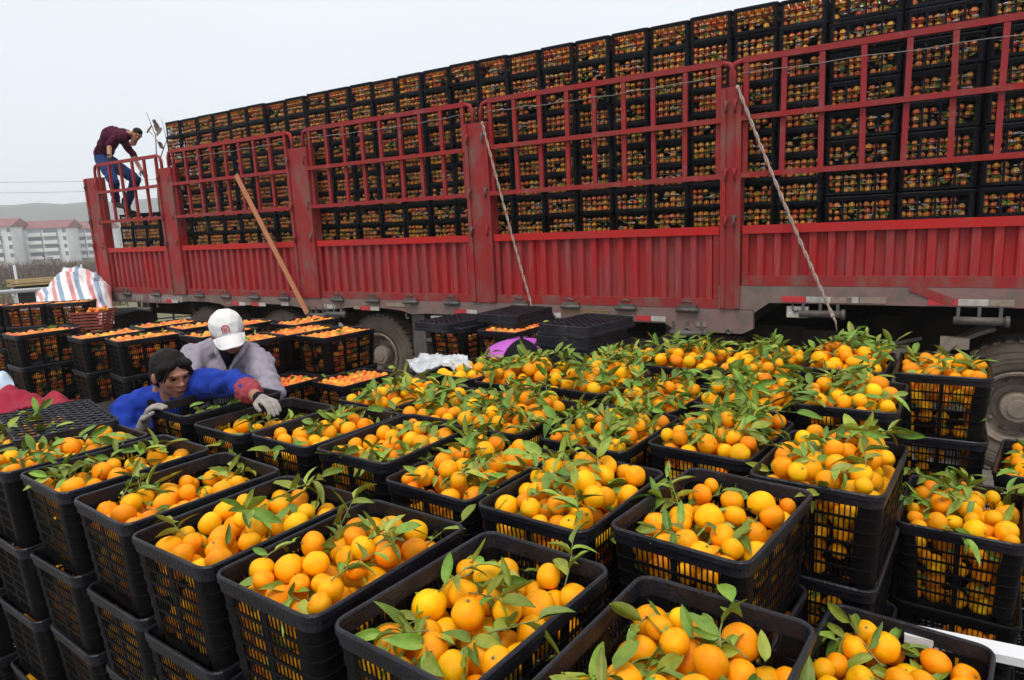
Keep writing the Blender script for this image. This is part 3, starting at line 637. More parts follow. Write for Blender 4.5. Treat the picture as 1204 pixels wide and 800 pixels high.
def leaf_shape(curl, fold, wid=.36):
    """unit leaf along +x, midrib crease"""
    V_, Fq = [], []; n = 6
    for i in range(n + 1):
        t = i / n; w_ = wid * .5 * math.sin(PI * min(1, t ** .8)) ** .75 if 0 < t < 1 else .004
        z = -curl * t * t; 
        for s_ in (-1, -.5, 0, .5, 1): V_.append((t, s_ * w_, z + abs(s_) * w_ * fold + (.02 * math.sin(t * 9 + s_) if abs(s_) == 1 else 0)))
    for i in range(n):
        for j in range(4): a = i * 5 + j; Fq.append((a, a + 5, a + 6, a + 1))
    return V_, Fq
LM = []
for c_, fo, wd in ((.22, .6, .34), (.45, .4, .38), (-.15, .7, .30), (.30, 1.0, .36), (.10, .25, .40), (.7, .6, .33)):
    V_, Fq = leaf_shape(c_, fo, wd); mb = MB(); mb.add(V_, Fq, True); LM.append((mb.mesh('leaf', M['leafs']), np.array(V_), np.array([(a, b, c) for a, b, c, d in Fq] + [(a, c, d) for a, b, c, d in Fq])))
def basis(d_, up=Vector((0, 0, 1)), roll=0):
    d_ = d_.normalized(); y = up.cross(d_)
    if y.length < 1e-3: y = Vector((0, 1, 0)).cross(d_)
    y.normalize(); z = d_.cross(y); m_ = Matrix((d_, y, z)).transposed(); return m_ @ Matrix.Rotation(roll, 3, 'X')
LEAVES = []      # (leaf index, 3x3, pos, size) for the merged leaves
def sprig(p, size=.085, n=6, up=.35, real=None, spread=1.0):
    """a cut twig with alternate leaves; real=(label, group) makes it an object of its own"""
    a = random.uniform(0, 2 * PI); d_ = Vector((math.cos(a), math.sin(a), random.uniform(-.05, up) if random.random() < .9 else random.uniform(.5, 1.2))).normalized(); Ls = random.uniform(.07, .13)
    bend = Vector((random.gauss(0, .3), random.gauss(0, .3), -.2)); pts = [p + d_ * Ls * t + bend * Ls * t * t * .5 for t in (0, .33, .66, 1)]; got = []
    for i in range(n):
        t = .2 + .8 * i / (n - 1); q = p + d_ * Ls * t + bend * Ls * t * t * .5; ang = i * 2.4 + random.uniform(-.5, .5)
        side = basis(d_) @ Vector((0, math.cos(ang), math.sin(ang))); dd = (d_ * random.uniform(.3, .9) + side * spread)
        if i == n - 1: dd = d_ + side * .2
        dd.z = dd.z * .7 + random.uniform(-.15, .3); got.append((random.randrange(len(LM)), basis(dd, Vector((random.gauss(0, .35), random.gauss(0, .35), 1)), random.gauss(0, .5)), q, size * random.uniform(.65, 1.15)))
    if real:
        mb = MB(); mb.tube([pt - p for pt in pts], [.0019, .0017, .0013, .001], 5); root = mb.build('leafy_twig', M['stem'], None, p); tag(root, real[0], 'leafy twig', real[1])
        for li, m3, q, s_ in got:
            o_ = link('leaf', LM[li][0], root); m4 = (m3 * s_).to_4x4(); m4.translation = q - p; o_.matrix_local = m4
        return root
    else: LEAVES.extend(got); TWIGS.append(pts)
TWIGS = []
def loose_leaf(p, size, d_=None): LEAVES.append((random.randrange(len(LM)), basis(d_ or Vector((random.gauss(0, 1), random.gauss(0, 1), random.gauss(0, .4))), Vector((random.gauss(0, .6), random.gauss(0, .6), 1)), random.gauss(0, .6)), Vector(p), size))
# -------- the heap in one crate
def heap(S, L, z0, fill, mound, rmean=.0355, maxn=130, depth=.12, bare=None):
    """spheres dropped one by one in a box, rim height z0; returns [(x, y, z, r)] in crate coordinates"""
    P_ = np.zeros((0, 4)); hx, hy = S / 2 - .014, L / 2 - .014; fails = 0
    while len(P_) < maxn and fails < 24:
        r_ = float(np.clip(rng.normal(rmean, .0042), rmean * .74, rmean * 1.26)); best = None
        for _ in range(14):
            x, y = rng.uniform(-hx + r_, hx - r_), rng.uniform(-hy + r_, hy - r_); z = z0 - depth - .035 + r_
            if len(P_):
                d2 = (P_[:, 0] - x) ** 2 + (P_[:, 1] - y) ** 2; s2 = (P_[:, 3] + r_) ** 2; ok = d2 < s2
                if ok.any(): z = max(z, float((P_[ok, 2] + np.sqrt(s2[ok] - d2[ok])).max()))
            if best is None or z < best[2]: best = (x, y, z)
        x, y, z = best; cap = z0 + fill + mound * (1 - (x / hx) ** 2) * (1 - (y / hy) ** 2) - r_ * .6
        if bare and bare(x, y): cap = z0 - .10
        if z > cap: fails += 1; continue
        P_ = np.vstack([P_, (x, y, z, r_)])
    return P_
def wall_fruit(S, L, H, side, prob=.85, rmean=.034, zlo=.037, tp=.0):
    """fruit pressed against one wall from inside; side in '-y','+y','+x','-x'"""
    HT, tpz = (.302, .0665) if H > .23 else (.226, .02); mg = .066 if H > .23 else .046; out_ = []; z = zlo
    while z < H - (.05 if H > .23 else .035):
        u = -(S if 'y' in side else L) / 2 + mg
        while u < (S if 'y' in side else L) / 2 - mg + .008:
            r_ = random.gauss(rmean, .003)
            if random.random() < prob:
                dd = r_ + .0085 + random.uniform(0, .008) + (HT - z) * tpz; zz = z + random.uniform(-.006, .006)
                out_.append({'-y': (u, -L / 2 + dd, zz), '+y': (u, L / 2 - dd, zz), '+x': (S / 2 - dd, u, zz), '-x': (-S / 2 + dd, u, zz)}[side] + (r_,))
            u += 2 * rmean * random.uniform(.95, 1.1)
        z += 2 * rmean * .9
    return out_
NEAR = []      # (world pos, radius, key)   candidates for oranges of their own
MANY, FAR, PACK = [], [], []
def c2w(p, loc, rz): c, s_ = math.cos(rz), math.sin(rz); return Vector((loc[0] + p[0] * c - p[1] * s_, loc[1] + p[0] * s_ + p[1] * c, loc[2] + p[2]))
ORD = ['zeroth', 'first', 'second', 'third', 'fourth', 'fifth', 'sixth', 'seventh', 'eighth', 'ninth', 'tenth', 'eleventh', 'twelfth', 'thirteenth', 'fourteenth', 'fifteenth', 'sixteenth', 'seventeenth', 'eighteenth', 'nineteenth', 'twentieth', 'twenty-first', 'twenty-second', 'twenty-third', 'twenty-fourth', 'twenty-fifth']
TOPZ = EYE - .785            # height of the rims in the yard
# e1, e2, rim level below TOPZ, fill, mound, sprigs, extra angle, row name, number, visible sides
ROW1 = [(-.45, 1.03, 0, -.035, .03, 17, 0), (-.89, 1.02, 0, -.045, .045, 13, 1), (-1.31, 1.01, 0, -.02, .03, 10, -1), (-1.71, 1.0, 0, -.02, .03, 9, -1.5), (-2.14, 1.02, 0, -.035, .02, 11, 1), (-2.58, 1.02, 0, -.04, .02, 9, 0), (-2.99, .99, 0, -.02, .03, 11, 0), (-3.40, .96, 0, -.03, .02, 8, 1)]
ROW2 = [(-.62, 1.70, .0, -.035, .03, 11, 3), (-1.04, 1.66, 0, .0, .05, 17, 0), (-1.45, 1.68, 0, .0, .05, 17, 0), (-1.87, 1.73, 0, -.03, .02, 11, -2), (-2.29, 1.73, 0, -.03, .02, 12, 0), (-2.70, 1.71, 0, -.05, .01, 6, 0), (-3.12, 1.71, 0, -.13, .0, 6, 0)]
ROW3 = [(-.44, 2.24, 0, .01, .04, 15, 0), (-.84, 2.38, 0, .01, .05, 20, 2), (-1.25, 2.28, 0, -.01, .05, 30, 0), (-1.66, 2.20, 0, .01, .045, 20, -3), (-2.04, 2.24, 0, -.01, .02, 11, 0), (-2.44, 2.30, 0, .0, .03, 9, 2)]
ROW4 = [(-.52, 3.00, -.03, .01, .04, 16, -3), (-.92, 2.98, 0, .02, .05, 22, 0), (-1.30, 2.81, 0, .01, .05, 20, 1), (-1.66, 2.88, 0, .01, .05, 17, 2), (-2.05, 2.86, 0, .02, .05, 18, 0), (-2.47, 2.93, 0, -.01, .02, 12, 0)]
ROW5 = [(-.26, 3.68, -.04, -.01, .03, 9, -4), (-.66, 3.68, -.04, .02, .05, 20, -2), (-1.04, 3.58, -.02, .02, .05, 20, 0), (-1.42, 3.52, 0, .02, .05, 20, 0), (-1.78, 3.42, 0, .0, .04, 14, 0)]
ROWS = [('front row', ROW1), ('second row', ROW2), ('third row', ROW3), ('fourth row', ROW4), ('back row', ROW5)]
LOW = [(-.18, 1.63, 1, -.02, .03, 10, 2, 'low black crate of large oranges beside the white foam strip'), (-.11, 2.78, 1, .0, .04, 13, -1, 'low black crate of oranges with an orange on its back rim, before the wheel'),
       (.16, 3.44, 1, -.01, .03, 7, 3, 'low black crate of oranges pushed up to the big truck wheel'), (.30, 2.00, 2, -.01, .03, 9, 1, 'lowest black crate of oranges by the outer end of the white foam strip')]
SPR = []        # sprigs to place after sorting: (world pos, key label, group)
def fill_crate(x, y, ztop, rz, fill, mound, nsp, key, S=CS, L=CL, rm=.0322, bare=None, near=True):
    loc = (x, y, ztop); P_ = heap(S, L, 0, fill, mound, rm, bare=bare)
    top = P_
    for px, py, pz, r_ in P_:
        wp = c2w((px, py, pz), loc, rz); d2 = (P_[:, 0] - px) ** 2 + (P_[:, 1] - py) ** 2
        cover = ((d2 < (r_ * 1.1) ** 2) & (P_[:, 2] > pz + r_ * .8)).any()
        if near and not cover: NEAR.append((wp, r_, key))
        else: MANY.append((wp, r_))
    hx, hy = S / 2 - .065, L / 2 - .06
    for k in range(nsp):
        ux, uy = random.uniform(-hx, hx), random.uniform(-hy, hy)
        if bare and bare(ux, uy) : continue
        d2 = (P_[:, 0] - ux) ** 2 + (P_[:, 1] - uy) ** 2; ok = d2 < (P_[:, 3] * 1.0) ** 2
        z = float((P_[ok, 2] + np.sqrt(P_[ok, 3] ** 2 - d2[ok])).max()) if ok.any() else -.06
        SPR.append((c2w((ux, uy, z + .004), loc, rz), key))
    for k in range(nsp + 4):                         # leaves down between the fruit and against the walls
        ux, uy = random.uniform(-hx, hx), random.uniform(-hy, hy); loose_leaf(c2w((ux, uy, fill - .02 + random.uniform(-.03, .02)), loc, rz), random.uniform(.05, .08))
def wall_pack(x, y, zb, rz, sides, S=CS, L=CL, H=CH, prob=.72, rm=.031, dst=None, leaf=8, hmax=None):
    for sd_ in sides:
        for q in wall_fruit(S, L, hmax or H, sd_, prob, rm): (MANY if dst is None else dst).append((c2w(q[:3], (x, y, zb), rz), q[3]))
        for k in range(leaf):
            u = random.uniform(-.5, .5) * ((S if 'y' in sd_ else L) - .1); z = random.uniform(.04, (hmax or H) - .05); dd = .020 + ((CH - z) * .067 if H > .23 else .0)
            p = {'-y': (u, -L / 2 + dd, z), '+y': (u, L / 2 - dd, z), '+x': (S / 2 - dd, u, z), '-x': (-S / 2 + dd, u, z)}[sd_]
            t = Vector((1, 0, random.gauss(0, .8))) if 'y' in sd_ else Vector((0, 1, random.gauss(0, .8))); t = Matrix.Rotation(rz, 3, 'Z') @ t
            nrm = Matrix.Rotation(rz, 3, 'Z') @ Vector({'-y': (0, -1, 0), '+y': (0, 1, 0), '+x': (1, 0, 0), '-x': (-1, 0, 0)}[sd_])
            LEAVES.append((random.randrange(len(LM)), basis(t, nrm, random.gauss(0, .3)), c2w(p, (x, y, zb), rz), random.uniform(.040, .062)))
for ri, (rn, row) in enumerate(ROWS):
    for ci, (a, b, dz, fi, mo, ns, da) in enumerate(row):
        p = FW(a, b); rz = -TH - R(da); zt = TOPZ - dz - (.012 * ((ci * 7 + ri * 3) % 3) if ri else 0); key = (ri, ci)
        adj = 'heaped' if ns > 13 else 'filled'
        lb = f'black crate {adj} with leafy oranges, {ORD[ci + 1]} of the {rn} from wheel end'
        crate(KF, (p.x, p.y, zt - CH), rz, lb, 'open crates of oranges in the yard', full=True)
        br = None
        if key == (1, 6): br = lambda x, y: y > -.3
        if key == (1, 5): br = lambda x, y: y > .12
        fill_crate(p.x, p.y, zt, rz, fi + (.012 if ri == 0 else .016), mo, ns + (3 if ri in (2, 3, 4) else 0), key, bare=br)
        if key == (1, 6):
            for k in range(34): loose_leaf(c2w((random.uniform(-.15, .15), random.uniform(-.22, .22), random.uniform(-.07, -.015)), (p.x, p.y, zt), rz), random.uniform(.05, .085))
        sides = ['-y'] + (['+x'] if (ri, ci) in ((0, 0), (1, 0), (2, 0), (3, 0), (4, 0), (1, 1), (1, 4), (0, 6)) else [])
        wall_pack(p.x, p.y, zt - CH, rz, sides, leaf=9, hmax=CH - .02)
        nl = 4 if ri == 0 else (2 if ri in (1,) else 1)
        if key in ((2, 0), (3, 0), (4, 0), (1, 0)): nl = 3
        for lv in range(1, nl + 1):
            z2 = zt - PITCHZ * lv; jx, jy = random.uniform(-.012, .012), random.uniform(-.012, .012); r2 = rz + R(random.uniform(-1.5, 1.5))
            crate(KF, (p.x + jx, p.y + jy, z2 - CH), r2, (f'black crate in the {ORD[lv + 1]} layer under the {ORD[ci + 1]} crate of the {rn}' if ri < 2 or (ci == 0 and lv < 3) else None), 'crates in the lower layers of the yard stacks', full=False)
            wall_pack(p.x + jx, p.y + jy, z2 - CH, r2, sides, leaf=6)
for a, b, lv, fi, mo, ns, da, lb in LOW:
    p = FW(a, b); rz = -TH - R(da); zt = TOPZ - PITCHZ * lv; key = (9, lb)
    crate(KF, (p.x, p.y, zt - CH), rz, lb, 'open crates of oranges in the yard', full=True); fill_crate(p.x, p.y, zt, rz, fi, mo, ns, key)
    wall_pack(p.x, p.y, zt - CH, rz, ['-y', '+x'], leaf=9)
    for k in range(1, 5 - lv):
        z2 = zt - PITCHZ * k; crate(KF, (p.x, p.y, z2 - CH), rz, None, ''); wall_pack(p.x, p.y, z2 - CH, rz, ['-y', '+x'], leaf=6)
# -------- closed stacks behind the people and under the truck edge
BACK = [ # e1, e2, extra angle, top level (0 = TOPZ), layers, label
 (-4.29, 3.40, 0, 0, 3, 'full crate at the corner of the stack in front of the rearward truck tyre'),
 (-4.70, 3.36, 1, 0, 2, 'full crate next along from the stack corner, beside the man in the white cap'),
 (-4.62, 2.80, 2, -.02, 3, 'full crate close behind the elbow of the man in the white cap'),
 (-5.15, 3.75, 0, 0, 2, 'full crate touching the top of the white cap from behind'),
 (-5.62, 3.40, -2, 0, 2, 'full crate seen over the lavender shoulder'),
 (-5.20, 2.95, 0, -.02, 2, 'full crate partly hidden by the lavender jacket'),
 (-3.90, 3.22, 1, 1, 2, 'low crate level with the gloves, in front of the stack corner'),
 (-4.31, 2.86, 0, 1, 2, 'low crate in the shade beside the lavender sleeve'),
 (-5.79, 2.63, 8, 0, 4, 'full crate directly behind the black hair of the woman in blue'),
 (-6.30, 2.55, 4, 0, 4, 'full crate one place further from the woman in blue'),
 (-5.95, 3.22, 6, 0, 2, 'full crate of the rear line beyond the woman, truck side'),
 (-6.42, 3.12, 3, 0, 2, 'full crate of the rear line beyond the woman, railing side'),
 (-7.20, 2.36, 0, 0, 4, 'full crate cut off by the picture edge above the crimson cloth'),
 (-7.05, 3.15, 5, 1, 3, 'low crate in the gap between the two dark stacks'),
 (-6.60, 3.72, 5, 1, 2, 'low crate in the gap just before the red basket'),
 (-3.50, 4.05, 0, -.02, 4, 'full crate under the folded lids beside the tool box'),
 (-3.07, 4.12, -2, 0, 2, 'open-topped full crate between the two piles of empty crates'),
]
for i, (a, b, da, lv, nl, lb) in enumerate(BACK):
    p = FW(a, b); rz = -TH - R(da); zt = TOPZ - (PITCHZ * lv if lv >= 1 else lv)
    for k in range(nl):
        z2 = zt - PITCHZ * k - CH; l2 = 'black ' + lb if k == 0 else ('black crate right below the ' + lb if k == 1 else None)
        crate(KF, (p.x, p.y, z2), rz, (' '.join(l2.split()[:16]) if l2 else None), 'closed stacks of full crates behind the workers'); wall_pack(p.x, p.y, z2, rz, ['-y', '+x'], prob=.78, rm=.030, dst=FAR, leaf=12)
    if lb.startswith('full crate under the folded'): continue
    for gx in range(6):
        for gy in range(8):
            r_ = random.gauss(.030, .002); FAR.append((c2w((-.142 + gx * .057 + random.uniform(-.006, .006), -.208 + gy * .0595 + random.uniform(-.006, .006), -.032 + random.uniform(-.008, .008)), (p.x, p.y, zt), rz), r_))
    for k in range(5): loose_leaf(c2w((random.uniform(-.15, .15), random.uniform(-.2, .2), .008), (p.x, p.y, zt), rz), random.uniform(.05, .07))
# far stack by the railing: long sides towards us
for i in range(3):
    for k in range(4 if i < 2 else 3):
        c = Vector((-5.92 - i * .56, 9.20 - i * .02, 0)) + Vector((random.uniform(-.02, .02), random.uniform(-.02, .02), 0)); rz = -R(75) + PI / 2 + PI - R(0)
        rz = R(15) + PI / 2; zt = TOPZ - PITCHZ * k
        crate(KF, (c.x, c.y, zt - CH), rz, f'dark crate stacked by the railing, {ORD[i + 1]} column from the basket, {ORD[k + 1]} from top', 'crates stacked by the railing')
        wall_pack(c.x, c.y, zt - CH, rz, ['-x', '-y'], prob=.97, rm=.03, dst=FAR, leaf=8)
        if k == 0:
            for gx in range(6):
                for gy in range(8): FAR.append((c2w((-.142 + gx * .057, -.208 + gy * .0595, -.034 + random.uniform(-.008, .008)), (c.x, c.y, zt), rz), .030))
# -------- crates on the truck
SHORT0 = -10.395; ST = (-.859 + 10.395) / 24; RZT = -YAW
def truck_crate(x, ztop, rz, lb, S, lng=False, top=False):
    jx, jy = random.uniform(-.005, .005), random.uniform(0, .035); p = TW(x + jx, .12 + (TSX if lng else TLX) / 2 + jy, 0); r_ = rz + R(random.uniform(-.8, .8))
    crate(KT, (p.x, p.y, ztop - THX), r_, lb, 'black crates loaded on the truck')
    side = ['-y'] if not lng else ['+x']
    if top:
        for gx in range(6):
            for gy in range(8): PACK.append((c2w((-.155 + gx * .062, -.235 + gy * .067, -.034 + random.uniform(-.006, .006)), (p.x, p.y, ztop), r_), .030))
    wall_pack(p.x, p.y, ztop - THX, r_, side, TSX, TLX, THX, random.uniform(.72, 1.0), .029, dst=PACK, leaf=9 if not lng else 13, hmax=THX - .03)
    if True:
        for k in range(random.choice((4, 6, 8)) if not lng else 10):
            u = random.uniform(-.13, .13) * (1.5 if lng else 1); z = random.uniform(.05, .15); q = (u, -TLX / 2 + .019, z) if not lng else (TSX / 2 - .019, u, z)
            FILM.append((c2w(q, (p.x, p.y, ztop - THX), r_), random.uniform(.012, .028), (-nx, -ny)))
FILM = []
for c in range(24):
    dzc = random.uniform(-.008, .008)
    for r_ in range(9):
        zt = 4.008 - .2150 * r_ + dzc - (.012 if c > 22 else 0)
        truck_crate(SHORT0 + ST * (c + .5), zt, RZT, (f'black crate on the truck, {ORD[r_ + 1]} row from top, {ORD[c + 1]} column from tail' if r_ < 8 else None), 0, False, r_ == 0)
for c in range(3):
    for r_ in range(9):
        truck_crate(-.859 + .5646 * (c + .5), 3.98 + .005 * c - .2385 * r_ + (0 if c else 0), RZT - PI / 2, (f'wide black crate on the truck, {ORD[r_ + 1]} row from top, {ORD[c + 1]} wide column from tail' if r_ < 8 else None), 0, True, r_ == 0)
for c in range(4):
    for r_ in range(3):
        truck_crate(-12.10 + ST * (c + .5) + .02, 2.655 - .215 * r_, RZT, (f'black crate at the truck tail, {ORD[r_ + 1]} row from top, {ORD[c + 1]} from the end post' if r_ < 2 else None), 0)
for c in range(3, 6):
    for r_ in range(9): truck_crate(-.859 + .5646 * (c + .5), 3.98 - .2385 * r_, RZT - PI / 2, None, 0, True, r_ == 0)
# solid dark core added in the load, blocks sky behind the top crates
lc = MB(); lc.box(SHORT0 + .05, 2.5, .69, 2.30, 1.55, 3.97); tag(lc.build('load_backing', M['blackc'], None, tuple(TM.translation), -YAW), 'dark sheeting added inside the truck load', 'backing')
# -------- merge and place fruit
def score(t):
    sx, sy, c = seen(t[0]); 
    return t[1] / c if (0 < c and -30 < sx < 1234 and 250 < sy < 830) else 0
NEAR.sort(key=score, reverse=True)
def crate_phrase(key):
    return key[1].replace('low black', 'low').replace('lowest black', 'lowest') if key[0] == 9 else f'{ORD[key[1] + 1]} crate of the {ROWS[key[0]][0]} from the wheel end'
LANE = {}
def lane(key, p):
    '''which lane of its crate a point is in, and its running number from the near rim'''
    u = p.x * E1[0] + p.y * E1[1]; return key, u
def crate_name(key): return {0: 'crate by the foam strip'}.get(0) if False else (f'{ORD[key[1] + 1]} {ROWS[key[0]][0]} crate' if key[0] != 9 else {0: 'low crate beside the foam', 1: 'low crate before the wheel', 2: 'low crate at the wheel', 3: 'lowest crate by the foam'}[[l[7] for l in LOW].index(key[1])])
def own_labels(lst, what):
    '''lst of (pos, key, obj): one label each, by lane across the crate and order from the near rim'''
    by = {}
    for p, key, o_ in lst: by.setdefault(key, []).append((p, o_))
    for key, L_ in by.items():
        us = [p.x * E1[0] + p.y * E1[1] for p, o_ in L_]; lo, hi = min(us) - 1e-6, max(us) + 1e-6; lanes = {}
        for (p, o_), u in zip(L_, us): lanes.setdefault(int(3 * (u - lo) / (hi - lo)), []).append((p.x * E2[0] + p.y * E2[1], o_))
        for ln, M2 in lanes.items():
            M2.sort(key=lambda t: t[0]); nm = ('tail side', 'middle', 'wheel side')[ln]
            for k, (v_, o_) in enumerate(M2): o_['label'] = short(f'{what}, {ORD[k + 1]} from near rim along the {nm} of {crate_name(key)}', 17)
def short(s_, n=16): return ' '.join(s_.split()[:n])
OWN = []; OWNT = []
for i, (p, r_, key) in enumerate(NEAR):
    if i < 296 and score((p, r_)) > 0:
        o_ = link('orange', OM[i % 5], None, p); o_.scale = (r_,) * 3; o_.rotation_euler = (random.uniform(-.9, .9) if random.random() < .6 else random.uniform(0, 6), random.uniform(-.9, .9), random.uniform(0, 6))
        tag(o_, short('ripe orange in the ' + crate_phrase(key)), 'orange', short('oranges in the ' + crate_phrase(key)))
        OWN.append((Vector(p), key, o_))
        if random.random() < .45: link('calyx', CALYX, o_)
    else: MANY.append((p, r_))
merged_spheres('oranges', MANY, tri_template(14, 9, 3), M['orange_i'], 'the many other oranges in the yard crates')
merged_spheres('packed_oranges', FAR, tri_template(10, 7, 2), M['orange_far'], 'oranges packed in the closed stacks behind the workers')
merged_spheres('loaded_oranges', PACK, tri_template(8, 5, 1, 0), M['orange_load'], 'oranges showing through the crate sides on the truck')
SPR.sort(key=lambda t: seen(t[0])[2])
cnt = {}
for i, (p, key) in enumerate(SPR):
    sx, sy, c = seen(p)
    vis = -20 < sx < 1224 and sy < 820
    if vis and c < 2.6 and cnt.get('n', 0) < 130:
        cnt['n'] = cnt.get('n', 0) + 1
        OWNT.append((Vector(p), key, sprig(p, random.uniform(.062, .092), random.choice((4, 5, 6, 7)), .5, real=(short('green leafy twig in the ' + crate_phrase(key)), short('leafy twigs in the ' + crate_phrase(key))))))
    else: sprig(p, random.uniform(.066, .092), random.choice((5, 6, 7)), .6)
def merge_leaves():
    V_, T, b = [], [], 0
    for li, m3, q, s_ in LEAVES:
        V0, T0 = LM[li][1], LM[li][2]; A = np.array(m3) * s_; V_.append(V0 @ A.T + np.array(q)); T.append(T0 + b); b += len(V0)
    tag(link('leaves', mesh_np('leaves', np.vstack(V_), np.vstack(T), M['leaf'])), 'green citrus leaves tucked among the oranges in every crate', kind='stuff')
    mb = MB()
    for pts in TWIGS: mb.tube(pts, [.0018, .0016, .0013, .001], 4, False)
    tag(mb.build('twigs', M['stem']), 'thin green twigs among the oranges', kind='stuff')
own_labels(OWN, 'orange'); own_labels(OWNT, 'leafy twig')
merge_leaves()
tag(HID.build('lower_crates', M['black']), 'black crates down in the lowest layers of the stacks', kind='stuff')
mb = MB()
for p, s_, (dx, dy) in FILM:
    t = Vector((dy, -dx, 0)); n = 5; V_ = []
    for k in range(n): a = 2 * PI * k / n + random.uniform(-.4, .4); V_.append(p + t * math.cos(a) * s_ + Vector((0, 0, math.sin(a) * s_ * .35)) + Vector((dx, dy, 0)) * random.uniform(-.004, .004))
    mb.add(V_ + [p + Vector((dx, dy, 0)) * .006], [(k, (k + 1) % n, n) for k in range(n)])
tag(mb.build('film_glare', M['film']), 'crumpled film scraps coloured pale as glints through the truck crates', kind='stuff')  # film glare painted as pale patches behind the crate bars
# ------------------------------------------------------------------ bodies: one continuous remeshed skin per piece
_ico = bmesh.new(); bmesh.ops.create_icosphere(_ico, subdivisions=2, radius=1); ICO = [v.co.copy() for v in _ico.verts]; _ico.free()
def hull(bm, A, ra, B, rb):
    vs = [bm.verts.new(Vector(A) + v * ra) for v in ICO] + [bm.verts.new(Vector(B) + v * rb) for v in ICO]
    r_ = bmesh.ops.convex_hull(bm, input=vs)
    bmesh.ops.delete(bm, geom=[g_ for g_ in r_['geom_interior'] if isinstance(g_, bmesh.types.BMVert)], context='VERTS')
def blob(name, m_, chains=(), ells=(), voxel=.012, parent=None, smooth=4, wrinkle=0, wscale=14, cut=None, M_=None):
    """chains: [[(point, radius), ...], ...]; ells: [(centre, (rx, ry, rz), rot3 or None)]; fused into one skin"""
    bm = bmesh.new()
    for ch in chains:
        for (a, ra), (b, rb) in zip(ch, ch[1:]): hull(bm, a, ra, b, rb)
    for c, r3, rt in ells:
        for_v = [Vector((v.x * r3[0], v.y * r3[1], v.z * r3[2])) for v in ICO]
        if rt is not None: for_v = [rt @ v for v in for_v]
        vs = [bm.verts.new(Vector(c) + v) for v in for_v]; bmesh.ops.convex_hull(bm, input=vs)
    me = bpy.data.meshes.new('t'); bm.to_mesh(me); bm.free(); o_ = bpy.data.objects.new('t', me); COL.objects.link(o_)
    rm = o_.modifiers.new('r', 'REMESH'); rm.mode = 'VOXEL'; rm.voxel_size = voxel; sm = o_.modifiers.new('s', 'SMOOTH'); sm.iterations = smooth; sm.factor = .5
    dg = bpy.context.evaluated_depsgraph_get(); new = bpy.data.meshes.new_from_object(o_.evaluated_get(dg)); bpy.data.objects.remove(o_); bpy.data.meshes.remove(me)
    if wrinkle or cut:
        bm = bmesh.new(); bm.from_mesh(new); bm.normal_update()
        if wrinkle:
            for v in bm.verts: v.co += v.normal * wrinkle * (noise.noise(v.co * wscale) + .8 * (abs(noise.noise(Vector((v.co.x * wscale * 1.2, v.co.y * wscale * 1.2, v.co.z * wscale * .6)) + Vector((9, 3, 1)))) - .25))
        if cut:
            for pt, nr in cut: bmesh.ops.bisect_plane(bm, geom=bm.verts[:] + bm.edges[:] + bm.faces[:], plane_co=pt, plane_no=nr, clear_outer=True)
        bm.to_mesh(new); bm.free()
    if M_: new.transform(M_)
    new.name = name; new.materials.clear(); new.materials.append(M[m_] if isinstance(m_, str) else m_)
    new.polygons.foreach_set('use_smooth', [True] * len(new.polygons)); new.update()
    return link(name, new, parent)
def frame(c, fwd, up):
    y = Vector(fwd).normalized(); z = Vector(up) - y * Vector(up).dot(y); z.normalize(); x = y.cross(z)
    m_ = Matrix((x, y, z)).transposed().to_4x4(); m_.translation = c; return m_
def head_parts(root, HM, skin, hairf, female=False, body=None):
    """head in its own frame: x right, y face forward, z up; origin mid-skull"""
    ch = [[((0, -.02, -.05), .05), ((0, -.035, -.17), .052)]]
    el = [((0, -.012, .02), (.074, .092, .088), None), ((0, .012, -.03), (.063, .074, .080), None), ((0, .040, -.078), (.036, .036, .030), None),
          ((0, .072, .022), (.050, .022, .014), None), ((.036, .056, -.016), (.024, .022, .022), None), ((-.036, .056, -.016), (.024, .022, .022), None),
          ((0, .082, -.004), (.010, .014, .026), None), ((0, .094, -.022), (.013, .015, .010), None), ((.011, .086, -.027), (.008, .009, .007), None), ((-.011, .086, -.027), (.008, .009, .007), None),
          ((0, .076, -.052), (.022, .014, .012), None), ((.077, -.008, -.006), (.009, .018, .030), Matrix.Rotation(.2, 3, 'Z')), ((-.077, -.008, -.006), (.009, .018, .030), Matrix.Rotation(-.2, 3, 'Z'))]
    blob('head', skin, ch, el, .0055, root, 2, M_=HM)
    def sub(nm, m_, els, vx=.004, **k): return blob(nm, m_, [], els, vx, root, 2, M_=HM, **k)
    for s_ in (-1, 1):
        sub('eye', M['hair'], [((s_ * .030, .0765, .004), (.0135, .008, .0045), None)], .0025); sub('eyebrow', M['hair'], [((s_ * .031, .0825, .023), (.017, .006, .0038), Matrix.Rotation(-s_ * .12, 3, 'Y'))], .0025)
    sub('lips', M['lips'], [((0, .0880, -.050), (.014, .007, .0035), None), ((0, .0870, -.056), (.012, .007, .0035), None)], .0028)
    if hairf: hairf(HM)
M['lips'] = mat('lips', (.26, .085, .065), .5)
